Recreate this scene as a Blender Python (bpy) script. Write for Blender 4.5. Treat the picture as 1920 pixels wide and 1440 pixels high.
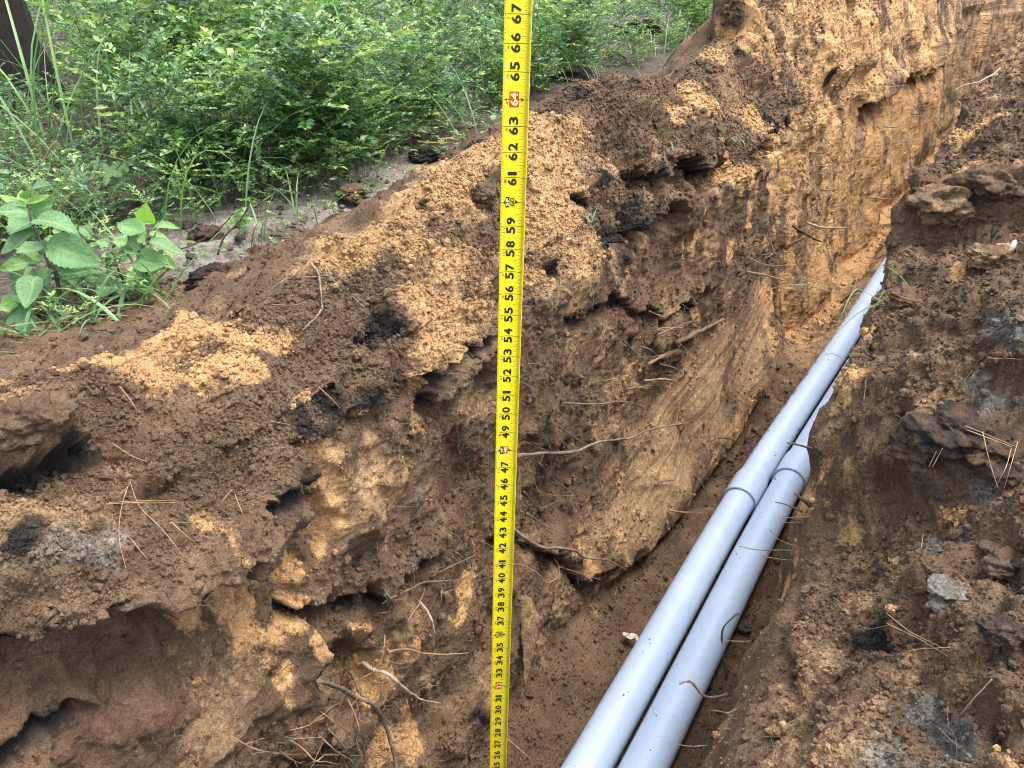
import bpy, bmesh, math, random
import numpy as np
from mathutils import Vector, Matrix

for o in list(bpy.data.objects):
    bpy.data.objects.remove(o)
SC = bpy.context.scene
COL = SC.collection
R = math.radians
rng = np.random.default_rng(7)
random.seed(7)

# ------------------------------------------------------------------ camera, sky, sun, exposure
YAW, PITCH, FOC = R(31.5), R(28.0), 1497.0 / 1920.0
EYE = np.array([0.0, 0.0, 1.75])
cam_d = bpy.data.cameras.new('camera')
cam_d.sensor_width = 36.0
cam_d.lens = 36.0 * FOC
cam_d.clip_start = 0.02
cam_d.clip_end = 400.0
cam = bpy.data.objects.new('camera', cam_d)
COL.objects.link(cam)
cam.location = EYE
cam.rotation_euler = (R(90) - PITCH, 0, YAW)
SC.camera = cam
SC.cycles.filter_width = 1.1 if hasattr(SC, 'cycles') else 1.5
cam_d.dof.use_dof = False

SUN_EL, SUN_AZ = R(70), R(60)          # azimuth measured from +Y towards +X
world = bpy.data.worlds.new('World')
SC.world = world
world.use_nodes = True
wn, wl = world.node_tree.nodes, world.node_tree.links
wn.clear()
sky = wn.new('ShaderNodeTexSky')
sky.sky_type = 'NISHITA'
sky.sun_disc = False
sky.sun_elevation = SUN_EL
sky.sun_rotation = SUN_AZ
sky.air_density = 1.0
sky.dust_density = 3.0
sky.ozone_density = 1.0
hsv = wn.new('ShaderNodeHueSaturation')          # overcast: the same sky with most of its blue gone
hsv.inputs['Saturation'].default_value = 0.42
bg = wn.new('ShaderNodeBackground')
bg.inputs['Strength'].default_value = 0.15
wo = wn.new('ShaderNodeOutputWorld')
wl.new(sky.outputs[0], hsv.inputs['Color'])
wl.new(hsv.outputs[0], bg.inputs['Color'])
wl.new(bg.outputs[0], wo.inputs['Surface'])

sun_d = bpy.data.lights.new('sun', 'SUN')
sun_d.energy = 1.1
sun_d.angle = R(35)
sun_d.color = (1.0, 0.95, 0.87)
sun = bpy.data.objects.new('sun', sun_d)
COL.objects.link(sun)
sdir = Vector((math.sin(SUN_AZ) * math.cos(SUN_EL), math.cos(SUN_AZ) * math.cos(SUN_EL), math.sin(SUN_EL)))
sun.rotation_euler = sdir.to_track_quat('Z', 'Y').to_euler()
sun.location = (0, 0, 8)

SC.view_settings.view_transform = 'Standard'
SC.view_settings.look = 'None'
SC.view_settings.gamma = 1.0
SC.view_settings.use_curve_mapping = False
SC.view_settings.exposure = 2.15

# ------------------------------------------------------------------ helpers
FW = np.array([-math.sin(YAW), math.cos(YAW), 0.0])
RT = np.array([math.cos(YAW), math.sin(YAW), 0.0])
AX = FW * math.cos(PITCH) + np.array([0, 0, -math.sin(PITCH)])
UP = FW * math.sin(PITCH) + np.array([0, 0, math.cos(PITCH)])


def ray(px, py):
    """direction of the line of sight through a point of the 1920 x 1440 photograph, one metre deep"""
    return AX + RT * ((px - 960.0) / 1497.0) + UP * ((720.0 - py) / 1497.0)


def on_plane(px, py, axis, value):
    d = ray(px, py)
    return EYE + d * ((value - EYE[axis]) / d[axis])


def project(P):
    q = P - EYE
    z = q @ AX
    zz = np.where(z > 0.02, z, 0.02)
    return 960 + 1497 * (q @ RT) / zz, 720 - 1497 * (q @ UP) / zz, z


_prm = np.random.default_rng(11)
PERM = _prm.permutation(1024).astype(np.int64)
PERM = np.concatenate([PERM, PERM, PERM])
GRAD = _prm.normal(size=(1024, 3))
GRAD /= np.linalg.norm(GRAD, axis=1)[:, None]
GRAD = GRAD.astype(np.float32)
RND = _prm.random((1024, 4)).astype(np.float32)


def _hash(ix, iy, iz):
    return PERM[PERM[PERM[ix & 1023] + (iy & 1023)] + (iz & 1023)]


def perlin(P, scale, seed=0):
    s = np.asarray(scale, float)
    q = P / s + seed * 17.31
    i = np.floor(q).astype(np.int64)
    f = (q - i).astype(np.float32)
    u = f * f * f * (f * (f * 6 - 15) + 10)
    out = np.zeros(len(P), np.float32)
    for dx in (0, 1):
        wx = u[:, 0] if dx else 1 - u[:, 0]
        for dy in (0, 1):
            wy = u[:, 1] if dy else 1 - u[:, 1]
            for dz in (0, 1):
                wz = u[:, 2] if dz else 1 - u[:, 2]
                g = GRAD[_hash(i[:, 0] + dx, i[:, 1] + dy, i[:, 2] + dz)]
                out += wx * wy * wz * (g[:, 0] * (f[:, 0] - dx) + g[:, 1] * (f[:, 1] - dy) + g[:, 2] * (f[:, 2] - dz))
    return out * 1.5


def fbm(P, scale, octs=4, gain=0.5, seed=0):
    a, out, s = 1.0, 0.0, np.asarray(scale, float)
    for k in range(octs):
        out = out + a * perlin(P, s, seed + k)
        a *= gain
        s = s * 0.5
    return out


def worley(P, scale, seed=0):
    """distance to the nearest clod centre in cells, and a random number of that clod"""
    s = np.asarray(scale, float)
    q = (P / s + seed * 13.7)
    i = np.floor(q).astype(np.int64)
    f = (q - i).astype(np.float32)
    best = np.full(len(P), 9.0, np.float32)
    rid = np.zeros(len(P), np.float32)
    for dx in (-1, 0, 1):
        for dy in (-1, 0, 1):
            for dz in (-1, 0, 1):
                h = RND[_hash(i[:, 0] + dx, i[:, 1] + dy, i[:, 2] + dz)]
                d = (dx + h[:, 0] - f[:, 0]) ** 2 + (dy + h[:, 1] - f[:, 1]) ** 2 + (dz + h[:, 2] - f[:, 2]) ** 2
                m = d < best
                best = np.where(m, d, best)
                rid = np.where(m, h[:, 3], rid)
    return np.sqrt(best), rid


def sstep(a, b, x):
    t = np.clip((x - a) / (b - a), 0, 1)
    return t * t * (3 - 2 * t)


def tag(o, label=None, cat=None, group=None, kind=None):
    if label: o['label'] = label
    if cat: o['category'] = cat
    if group: o['group'] = group
    if kind: o['kind'] = kind
    return o


def empty(name, loc=(0, 0, 0), rotz=0.0):
    o = bpy.data.objects.new(name, None)
    o.empty_display_size = 0.05
    COL.objects.link(o)
    o.location = loc
    o.rotation_euler = (0, 0, rotz)
    return o


def mesh_np(name, V, F, mat=None, parent=None, smooth=True, attrs=None):
    """link a mesh object built from a vertex array and one face array, or a list of them (quads, triangles);
    attrs are float point attributes"""
    V = np.ascontiguousarray(V, np.float32)
    Fs = [np.ascontiguousarray(f, np.int32) for f in (F if isinstance(F, list) else [F]) if len(f)]
    me = bpy.data.meshes.new(name)
    me.vertices.add(len(V))
    me.vertices.foreach_set('co', V.ravel())
    nl, npoly = sum(f.size for f in Fs), sum(len(f) for f in Fs)
    me.loops.add(nl)
    me.loops.foreach_set('vertex_index', np.concatenate([f.ravel() for f in Fs]))
    me.polygons.add(npoly)
    st, off = [], 0
    for f in Fs:
        st.append(off + np.arange(0, f.size, f.shape[1], dtype=np.int32))
        off += f.size
    me.polygons.foreach_set('loop_start', np.concatenate(st))
    if smooth:
        me.polygons.foreach_set('use_smooth', np.ones(npoly, bool))
    for nm, arr in (attrs or {}).items():
        at = me.attributes.new(nm, 'FLOAT', 'POINT')
        at.data.foreach_set('value', np.ascontiguousarray(arr, np.float32))
    me.update(calc_edges=True)
    if mat: me.materials.append(mat)
    o = bpy.data.objects.new(name, me)
    COL.objects.link(o)
    if parent: o.parent = parent
    return o


def mesh_bm(name, bm, mat=None, parent=None, smooth=False):
    me = bpy.data.meshes.new(name)
    bm.to_mesh(me)
    bm.free()
    if smooth:
        for p in me.polygons: p.use_smooth = True
    if mat: me.materials.append(mat)
    o = bpy.data.objects.new(name, me)
    COL.objects.link(o)
    if parent: o.parent = parent
    return o


def tube_arrays(pts, radii, sides=7, seed=0, rough=0.0, cap=True):
    """vertices and quad faces of a tapering tube through pts"""
    pts = np.asarray(pts, float)
    n = len(pts)
    rr = np.broadcast_to(np.asarray(radii, float), (n,)).copy()
    T = np.gradient(pts, axis=0)
    T /= np.linalg.norm(T, axis=1)[:, None] + 1e-9
    a = np.array([0, 0, 1.0]) if abs(T[0][2]) < 0.9 else np.array([1.0, 0, 0])
    V = []
    g = np.random.default_rng(seed)
    for i in range(n):
        a = a - T[i] * (a @ T[i])
        a /= np.linalg.norm(a) + 1e-9
        b = np.cross(T[i], a)
        ang = np.arange(sides) * 2 * math.pi / sides
        r = rr[i] * (1 + rough * g.normal(size=sides))
        V.append(pts[i] + np.outer(np.cos(ang) * r, a) + np.outer(np.sin(ang) * r, b))
    V = np.concatenate(V)
    Q, T3 = [], []
    for i in range(n - 1):
        for k in range(sides):
            k2 = (k + 1) % sides
            Q.append((i * sides + k, i * sides + k2, (i + 1) * sides + k2, (i + 1) * sides + k))
    if cap:
        e = len(V)
        V = np.concatenate([V, pts[-1:] + T[-1:] * rr[-1] * 0.6, pts[:1] - T[:1] * rr[0] * 0.2])
        for k in range(sides):
            k2 = (k + 1) % sides
            q = (n - 1) * sides
            T3.append((q + k, q + k2, e))
            T3.append((k2, k, e + 1))
    return V, [np.array(Q), np.array(T3).reshape(-1, 3)]


def join(parts):
    """join (V, [quads, tris]) pieces into one"""
    Vs, Qs, Ts, off = [], [], [], 0
    for V, (Q, T) in parts:
        Vs.append(V); Qs.append(Q + off); Ts.append(T + off)
        off += len(V)
    return np.concatenate(Vs), [np.concatenate(Qs), np.concatenate(Ts)]


def smooth_path(pts, n):
    """Catmull-Rom through pts, n points"""
    P = np.asarray(pts, float)
    if len(P) == 2:
        t = np.linspace(0, 1, n)[:, None]
        return P[0] * (1 - t) + P[1] * t
    Q = np.concatenate([[2 * P[0] - P[1]], P, [2 * P[-1] - P[-2]]])
    m = len(P) - 1
    out = []
    for s in np.linspace(0, m - 1e-6, n):
        i = int(s); t = s - i
        p0, p1, p2, p3 = Q[i:i + 4]
        out.append(0.5 * ((2 * p1) + (-p0 + p2) * t + (2 * p0 - 5 * p1 + 4 * p2 - p3) * t ** 2 + (-p0 + 3 * p1 - 3 * p2 + p3) * t ** 3))
    return np.array(out)


def new_mat(name):
    m = bpy.data.materials.new(name)
    m.use_nodes = True
    nt = m.node_tree
    b = nt.nodes['Principled BSDF']
    return m, nt, b


def nd(nt, kind, **kw):
    n = nt.nodes.new(kind)
    for k, v in kw.items():
        setattr(n, k, v)
    return n


def noise(nt, vec, scale, detail=4, rough=0.6):
    n = nt.nodes.new('ShaderNodeTexNoise')
    n.inputs['Scale'].default_value = scale
    n.inputs['Detail'].default_value = detail
    n.inputs['Roughness'].default_value = rough
    nt.links.new(vec, n.inputs['Vector'])
    return n.outputs['Fac']


def ramp(nt, fac, stops):
    n = nt.nodes.new('ShaderNodeValToRGB')
    el = n.color_ramp.elements
    while len(el) < len(stops): el.new(0.5)
    for e, (p, c) in zip(el, stops):
        e.position = p
        e.color = (*c, 1) if len(c) == 3 else c
    nt.links.new(fac, n.inputs['Fac'])
    return n.outputs['Color']


def mixc(nt, fac, a, b, mode='MIX'):
    n = nt.nodes.new('ShaderNodeMix')
    n.data_type = 'RGBA'
    n.blend_type = mode
    if hasattr(fac, 'links'): nt.links.new(fac, n.inputs[0])
    else: n.inputs[0].default_value = fac
    for v, s in ((a, n.inputs[6]), (b, n.inputs[7])):
        if hasattr(v, 'links'): nt.links.new(v, s)
        else: s.default_value = (*v, 1)
    return n.outputs[2]


def mth(nt, op, a, b=None, clamp=False):
    n = nt.nodes.new('ShaderNodeMath')
    n.operation = op
    n.use_clamp = clamp
    for v, s in ((a, n.inputs[0]), (b, n.inputs[1])):
        if v is None: continue
        if hasattr(v, 'links'): nt.links.new(v, s)
        else: s.default_value = v
    return n.outputs[0]


def attr_mesh(nt, name):
    n = nt.nodes.new('ShaderNodeAttribute')
    n.attribute_name = name
    return n.outputs['Fac']


def attr_inst(nt, name):
    n = nt.nodes.new('ShaderNodeAttribute')
    n.attribute_type = 'INSTANCER'
    n.attribute_name = name
    return n.outputs['Fac']


attr = attr_mesh
# ------------------------------------------------------------------ soil: materials
def soil_material(name='soil', loose=False):
    m, nt, b = new_mat(name)
    tc = nd(nt, 'ShaderNodeTexCoord').outputs['Object']
    if loose: tc = nd(nt, 'ShaderNodeNewGeometry').outputs['Position']
    attr = (lambda t, k: attr_inst(t, k)) if loose else attr_mesh
    sand, black, grey, red, rough = (attr(nt, k) for k in ('sand', 'black', 'grey', 'red', 'rough'))
    tan = attr(nt, 'tan')
    n_big = noise(nt, tc, 9, 5, 0.65)
    n_mid = noise(nt, tc, 60, 4, 0.7)
    n_fine = noise(nt, tc, 420, 3, 0.75)
    n_grain = noise(nt, tc, 1100, 2, 0.8)
    n_crumb = noise(nt, tc, 170, 4, 0.75)
    brown = ramp(nt, n_big, [(0.30, (0.078, 0.050, 0.031)), (0.5, (0.128, 0.082, 0.050)), (0.72, (0.198, 0.131, 0.079))])
    sandc = ramp(nt, n_mid, [(0.28, (0.33, 0.185, 0.080)), (0.5, (0.46, 0.275, 0.124)), (0.72, (0.57, 0.37, 0.185))])
    redc = ramp(nt, n_mid, [(0.3, (0.080, 0.044, 0.029)), (0.7, (0.160, 0.094, 0.062))])
    greyc = ramp(nt, n_mid, [(0.3, (0.105, 0.108, 0.098)), (0.7, (0.225, 0.222, 0.20))])
    blackc = ramp(nt, n_mid, [(0.3, (0.008, 0.008, 0.009)), (0.75, (0.030, 0.026, 0.024))])

    def edge(mask, amt, src):            # break the border of a patch up into crumbs
        j = mth(nt, 'MULTIPLY', mth(nt, 'SUBTRACT', src, 0.5), amt)
        k = mth(nt, 'ADD', mask, j)
        r = nd(nt, 'ShaderNodeMapRange')
        r.interpolation_type = 'SMOOTHSTEP'
        r.inputs['From Min'].default_value = 0.22
        r.inputs['From Max'].default_value = 0.82
        nt.links.new(k, r.inputs['Value'])
        return r.outputs['Result']
    crumb = mth(nt, 'ADD', mth(nt, 'MULTIPLY', n_mid, 0.5), mth(nt, 'MULTIPLY', n_crumb, 0.5))
    tanc = ramp(nt, n_mid, [(0.28, (0.190, 0.120, 0.066)), (0.5, (0.275, 0.178, 0.097)), (0.74, (0.39, 0.265, 0.152))])
    c = mixc(nt, edge(red, 1.2, crumb), brown, redc)
    c = mixc(nt, edge(tan, 1.6, crumb), c, tanc)
    c = mixc(nt, edge(grey, 1.2, crumb), c, greyc)
    c = mixc(nt, edge(sand, 1.4, crumb), c, sandc)
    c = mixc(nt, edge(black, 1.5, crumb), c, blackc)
    c = mixc(nt, 0.8, c, ramp(nt, n_crumb, [(0.28, (0.52, 0.51, 0.50)), (0.5, (1.0, 1.0, 1.0)), (0.72, (1.5, 1.46, 1.40))]), 'MULTIPLY')
    # grains: pale quartz and dark humus specks a millimetre or two across
    c = mixc(nt, 0.85, c, ramp(nt, n_fine, [(0.28, (0.42, 0.42, 0.43)), (0.5, (1.0, 1.0, 1.0)), (0.72, (1.6, 1.54, 1.45))]), 'MULTIPLY')
    c = mixc(nt, 0.7, c, ramp(nt, n_grain, [(0.25, (0.5, 0.5, 0.5)), (0.5, (1.0, 1.0, 1.0)), (0.75, (1.6, 1.55, 1.5))]), 'MULTIPLY')
    nt.links.new(c, b.inputs['Base Color'])
    b.inputs['Roughness'].default_value = 0.93
    b.inputs['Specular IOR Level'].default_value = 0.22
    h = mth(nt, 'ADD', mth(nt, 'MULTIPLY', n_fine, 0.0042), mth(nt, 'MULTIPLY', n_grain, 0.0016))
    h = mth(nt, 'ADD', h, mth(nt, 'MULTIPLY', n_mid, 0.008))
    h = mth(nt, 'ADD', h, mth(nt, 'MULTIPLY', n_crumb, 0.011))
    h = mth(nt, 'MULTIPLY', h, mth(nt, 'ADD', mth(nt, 'MULTIPLY', rough, 0.55), 0.45))
    bump = nd(nt, 'ShaderNodeBump')
    bump.inputs['Strength'].default_value = 0.9
    bump.inputs['Distance'].default_value = 1.0
    nt.links.new(h, bump.inputs['Height'])
    nt.links.new(bump.outputs['Normal'], b.inputs['Normal'])
    return m


M_SOIL = soil_material()
M_CRUMB = soil_material('soil_crumb', True)

# ------------------------------------------------------------------ soil: the section of the trench and its spoil banks
# left skyline of the spoil bank, taken where it stands (x = -1.1 m)
_sky = [(-120, 660), (0, 640), (60, 628), (110, 622), (170, 602), (250, 600), (320, 570), (350, 552), (400, 560), (480, 505), (560, 452), (620, 405), (690, 362), (760, 318),
        (850, 262), (940, 212), (1000, 182), (1060, 150), (1130, 132), (1200, 130), (1265, 128), (1300, 100), (1340, 62), (1362, 2)]
_pk = np.array([on_plane(px, py, 0, -1.1) for px, py in _sky])
CR_Y = np.concatenate([[-3], _pk[:, 1], [4.6, 6.0, 9.0, 14.0, 20.0]])
CR_Z = np.concatenate([[1.25], _pk[:, 2], [1.76, 1.86, 1.92, 1.9, 1.9]])
_edge = [(1300, 1440), (1360, 1290), (1420, 1150), (1490, 990), (1518, 880), (1535, 815), (1560, 740), (1600, 640), (1640, 560), (1680, 470), (1702, 400), (1722, 330),
         (1760, 262), (1800, 195), (1850, 140), (1885, 100)]
_pe = np.array([on_plane(px, py, 0, -0.14) for px, py in _edge])
ED_Y = np.concatenate([[-3, 0.3], _pe[:, 1], [6.0, 9.0, 20.0]])
ED_Z = np.concatenate([[1.0, 0.93], _pe[:, 2], [1.38, 1.4, 1.4]])


def rows():
    y, out = -1.2, []
    while y < 17:
        out.append(y)
        d = max(0.0, y) if y > 0 else 0
        y += 0.03 if y < 0.1 else (0.0043 * max(0.95, math.hypot(0.6, d)) if y < 6 else 0.0046 * d)
    return np.array(out)


YS = rows()
NR = len(YS)
SEG = [('back', 40), ('left_bank', 215), ('wall', 285), ('floor', 64), ('right_wall', 44), ('right_bank', 215), ('far_right', 26)]


def section(y):
    """key points of the cross-section at y, one list for every segment"""
    zc = float(np.interp(y, CR_Y, CR_Z)) - 0.028 * float(sstep(2.0, 1.4, y))
    ze = float(np.interp(y, ED_Y, ED_Z))
    wob = 0.035 * math.sin(y * 2.1 + 0.6) + 0.02 * math.sin(y * 5.3)
    bite = np.interp(y, [1.6, 3.25, 3.33, 4.55, 4.64, 6.0, 6.1, 7.6, 7.72, 9.1, 9.2, 10.9, 11.0, 14], [0.0, 0.045, -0.07, 0.05, -0.07, 0.06, -0.08, 0.07, -0.09, 0.08, -0.08, 0.08, -0.16, 0.0])
    jog = -float(bite)
    xw = -0.80 + wob * 0.6 - jog
    foot = -0.715 - jog * 1.0
    pile = 0.22 * math.exp(-((y - 3.35) / 0.45) ** 2) + 0.10 * math.exp(-((y - 1.2) / 0.5) ** 2)
    bed = float(np.interp(y, [2.0, 2.4, 3.0, 3.9, 5.3, 7.0], [0.0, 0.015, 0.085, 0.105, 0.095, 0.03]))
    k = float(sstep(1.6, 3.2, y))                    # further on the bank stands nearly straight up from the wall
    slope = ze + 0.02
    near = 1 - float(sstep(0.9, 1.9, y))
    xe = -0.112 - 0.042 * float(sstep(0.95, 1.2, y)) - 0.012 * float(sstep(1.2, 1.6, y)) - 0.012 * float(sstep(1.02, 1.14, y) * sstep(1.55, 1.35, y)) + 0.020 * float(sstep(1.45, 1.75, y))
    back = [(-2.1, 1.02), (-1.75, 1.07), (-1.5, 1.10 + 0.2 * (zc - 1.1)), (-1.28, 1.1 + 0.72 * (zc - 1.1)), (-1.1, zc)]
    bank = [(-1.1, zc), (-1.0 + 0.03 * k, zc - 0.015), (-0.92 + 0.03 * k, 1.1 + 0.66 * (zc - 1.1)), (-0.83 + 0.02 * k, 1.16 + 0.12 * (zc - 1.1)), (xw + 0.015, 1.10)]
    sc = float(sstep(1.55, 1.95, y) * sstep(3.33, 3.22, y))          # the last bite of the bucket left a bulging foot with a sharp lower lip
    wall = [(xw + 0.015, 1.10), (xw, 0.98), (xw + 0.025, 0.6), (xw + 0.045 + 0.03 * sc, 0.30 + pile * 0.6), (foot + 0.055 * sc, 0.15 + pile), (foot + 0.058 * sc, 0.085 + pile), (foot - 0.01 * sc, 0.03 + pile)]
    floor = [(foot - 0.01 * sc, 0.03 + pile), (foot + 0.09, 0.0 + pile * 0.8), (-0.56, pile * 0.28 + bed), (-0.42, -0.004 + bed), (-0.28, bed), (-0.15, 0.02 + bed)]
    rwall = [(-0.15, 0.02), (-0.165, 0.5), (-0.15, ze - 0.15), (xe, ze - 0.005)]
    bankr = [(xe, ze - 0.005), (-0.02, ze + 0.045 + 0.09 * near), (0.10, ze + 0.075 + 0.17 * near), (0.28, ze + 0.09 + 0.21 * near), (0.55, ze + 0.08 + 0.24 * near)]
    e = bankr[-1][1]
    far = [(0.55, e), (1.2, e + 0.02), (2.2, 1.15), (3.5, 1.08)]
    return [back, bank, wall, floor, rwall, bankr, far]


def build_base():
    cols = sum(n for _, n in SEG) + 1
    P = np.zeros((NR, cols, 3))
    kern = np.hanning(17); kern /= kern.sum()
    for r, y in enumerate(YS):
        xs, zs = [], []
        for (nm, n), pts in zip(SEG, section(y)):
            p = np.array(pts)
            s = np.concatenate([[0], np.cumsum(np.linalg.norm(np.diff(p, axis=0), axis=1))])
            t = np.linspace(0, s[-1], n, endpoint=False)
            xs.append(np.interp(t, s, p[:, 0])); zs.append(np.interp(t, s, p[:, 1]))
        xs.append([pts[-1][0]]); zs.append([pts[-1][1]])
        x, z = np.concatenate(xs), np.concatenate(zs)
        P[r, :, 0] = np.convolve(np.pad(x, 8, 'edge'), kern, 'valid')
        P[r, :, 2] = np.convolve(np.pad(z, 8, 'edge'), kern, 'valid')
        P[r, :, 1] = y
        P[r, :, 0] += 0.030 * max(0.0, y - 11.0) ** 2
    return P


BASE = build_base()
NC = BASE.shape[1]
SEG_AT = {}
_c = 0
for nm, n in SEG:
    SEG_AT[nm] = (_c, _c + n)
    _c += n


def normals(P):
    a = np.gradient(P, axis=0); b = np.gradient(P, axis=1)
    n = np.cross(b, a)
    n = -n if False else n
    n /= np.linalg.norm(n, axis=2)[:, :, None] + 1e-12
    return n


def orient(N):
    # floor column must point up
    mid = (SEG_AT['floor'][0] + SEG_AT['floor'][1]) // 2
    return N if N[NR // 2, mid, 2] > 0 else -N


NB = orient(normals(BASE))


class Seen:
    """what the camera sees of a sheet: the vertex in front at a point of the photograph"""
    def __init__(self, P, N, bin_px=6):
        f = P.reshape(-1, 3)
        x, y, z = project(f)
        face = ((f - EYE) * N.reshape(-1, 3)).sum(1) < 0.02 * z
        ok = (z > 0.1) & (x > -200) & (x < 2120) & (y > -200) & (y < 1640)
        idx = np.nonzero(ok)[0]
        self.b = bin_px
        self.w = int(2320 / bin_px) + 1
        key = ((y[idx] + 200) / bin_px).astype(int) * self.w + ((x[idx] + 200) / bin_px).astype(int)
        o = np.lexsort((-z[idx], key))          # farthest first, so that the nearest is written last
        self.map = np.full(self.w * (int(1840 / bin_px) + 2), -1, np.int64)
        self.map[key[o]] = idx[o]
        self.z = z
        self.P, self.N = f, N.reshape(-1, 3)

    def at(self, px, py):
        cx, cy = int((px + 200) / self.b), int((py + 200) / self.b)
        best, bz = -1, 1e9
        for rad in range(0, 8):
            for ddx in range(-rad, rad + 1):
                for ddy in range(-rad, rad + 1):
                    if max(abs(ddx), abs(ddy)) != rad: continue
                    k = (cy + ddy) * self.w + cx + ddx
                    if 0 <= k < len(self.map):
                        i = self.map[k]
                        if i >= 0 and self.z[i] < bz:
                            best, bz = i, self.z[i]
            if best >= 0 and rad >= 1: break
        return best

    def point(self, px, py):
        i = self.at(px, py)
        z = self.z[i]
        return EYE + ray(px, py) * z, self.N[i], z, i


SEEN0 = Seen(BASE, NB)
FB = BASE.reshape(-1, 3)
SEGID = np.zeros(NC, int)
for k, (nm, n) in enumerate(SEG): SEGID[SEG_AT[nm][0]:SEG_AT[nm][1]] = k
SEGID[-1] = 6
SEGV = np.tile(SEGID, NR)

# ledges and undercuts along the banks: (line in the photograph, overhang above, recess below, reach above, reach below) in metres
LEDGES = [
    ([(-60, 1200), (60, 1205), (130, 1165), (200, 1128), (300, 1108), (400, 1085), (470, 1050), (550, 985), (600, 905)], 0.065, 0.095, 0.10, 0.15),
    ([(555, 808), (620, 786), (700, 768), (760, 738), (800, 690)], 0.040, 0.075, 0.06, 0.05),
    ([(800, 752), (860, 726), (935, 668)], 0.026, 0.055, 0.05, 0.05),
    ([(800, 690), (860, 662), (930, 628)], 0.030, 0.04, 0.05, 0.035),
    ([(505, 912), (560, 910), (608, 882)], 0.014, 0.024, 0.05, 0.04),
    ([(-40, 880), (60, 852), (130, 806), (165, 750)], 0.040, 0.05, 0.07, 0.05),
    ([(1150, 452), (1200, 432), (1262, 398), (1300, 390)], 0.035, 0.10, 0.07, 0.06),
    ([(1185, 300), (1240, 318), (1290, 292), (1340, 300), (1390, 285)], 0.05, 0.06, 0.08, 0.06),
    ([(1080, 352), (1130, 358)], 0.02, 0.04, 0.04, 0.03),
    ([(1410, 270), (1460, 240), (1480, 175)], 0.05, 0.09, 0.09, 0.08),
    ([(1620, 200), (1660, 190), (1700, 150), (1760, 130), (1800, 60)], 0.05, 0.10, 0.12, 0.12),
    ([(560, 1120), (620, 1150), (700, 1120), (770, 1082), (840, 1040)], 0.022, 0.05, 0.05, 0.05),
    ([(-30, 1400), (90, 1380), (205, 1340)], 0.022, 0.035, 0.05, 0.04),
    ([(590, 1150), (605, 1230), (600, 1330), (640, 1440)], 0.04, 0.07, 0.06, 0.07),
    ([(1060, 600), (1150, 560), (1250, 590), (1350, 540)], 0.016, 0.025, 0.05, 0.04),
    ([(930, 990), (1010, 1000), (1100, 1075), (1170, 1085)], 0.02, 0.04, 0.05, 0.05),
    ([(640, 610), (700, 560), (790, 600)], 0.010, 0.018, 0.04, 0.04),
]
# single lumps and hollows: x, y in the photograph, radius in its pixels, metres out (+) or in (-)
LUMPS = [
    (55, 780, 75, 0.05), (110, 690, 60, 0.02), (340, 572, 40, 0.026), (560, 860, 60, 0.03), (560, 840, 38, 0.02), (770, 560, 60, 0.025), (690, 690, 60, 0.03),
    (330, 905, 55, -0.045), (510, 850, 28, -0.02), (160, 920, 50, 0.015), (860, 705, 48, 0.02), (900, 365, 22, 0.02), (700, 440, 60, 0.02),
    (1180, 240, 60, 0.04), (1150, 330, 50, 0.03), (1300, 230, 50, 0.06), (1320, 245, 26, 0.015), (1250, 230, 36, -0.03), (1420, 110, 55, 0.06), (1370, 20, 50, 0.09), (1190, 425, 34, -0.06),
    (1330, 345, 24, -0.05), (1425, 255, 20, -0.05), (1280, 420, 60, 0.02), (1560, 110, 50, 0.07), (1640, 80, 60, 0.08), (1590, 200, 40, -0.05), (1720, 60, 50, 0.06),
    (1790, 800, 80, 0.045), (1830, 850, 60, 0.03), (1750, 870, 45, 0.03), (1700, 700, 60, 0.02), (1880, 560, 70, 0.03), (1700, 1010, 50, 0.02), (1640, 880, 40, 0.015), (1850, 1240, 50, 0.03), (1860, 760, 50, 0.015), (1760, 370, 60, 0.03), (1850, 330, 60, 0.03), (1560, 720, 34, 0.025), (1800, 560, 60, -0.02),
    (1800, 1130, 60, 0.02), (1870, 1070, 50, 0.015), (1720, 1290, 70, -0.012), (1800, 1260, 40, 0.012), (1900, 1290, 60, 0.03), (1860, 1420, 60, 0.03),
    (1250, 880, 90, 0.035), (1330, 760, 60, 0.02), (1060, 930, 90, -0.05), (1000, 1020, 60, -0.06), (870, 900, 80, -0.03), (690, 980, 80, 0.02), (820, 1330, 60, -0.02),
    (680, 1290, 80, -0.06), (740, 1380, 60, -0.03), (330, 1330, 70, 0.015), (150, 1300, 60, -0.015), (1190, 1090, 50, -0.02), (1440, 700, 50, 0.03), (990, 200, 40, 0.02),
    (1230, 190, 60, 0.03), (600, 430, 50, 0.012), (480, 560, 40, 0.02), (350, 596, 56, 0.030), (440, 575, 55, 0.022), (250, 620, 60, 0.018),
]
# faces sheared smooth by the bucket
SMOOTH = [(1250, 900, 110), (1340, 740, 80), (740, 1330, 90), (880, 1110, 50), (1480, 480, 60), (1700, 300, 60), (1520, 1300, 130), (1470, 1180, 60), (1420, 1400, 80), (250, 1280, 120), (560, 1010, 80)]
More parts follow.
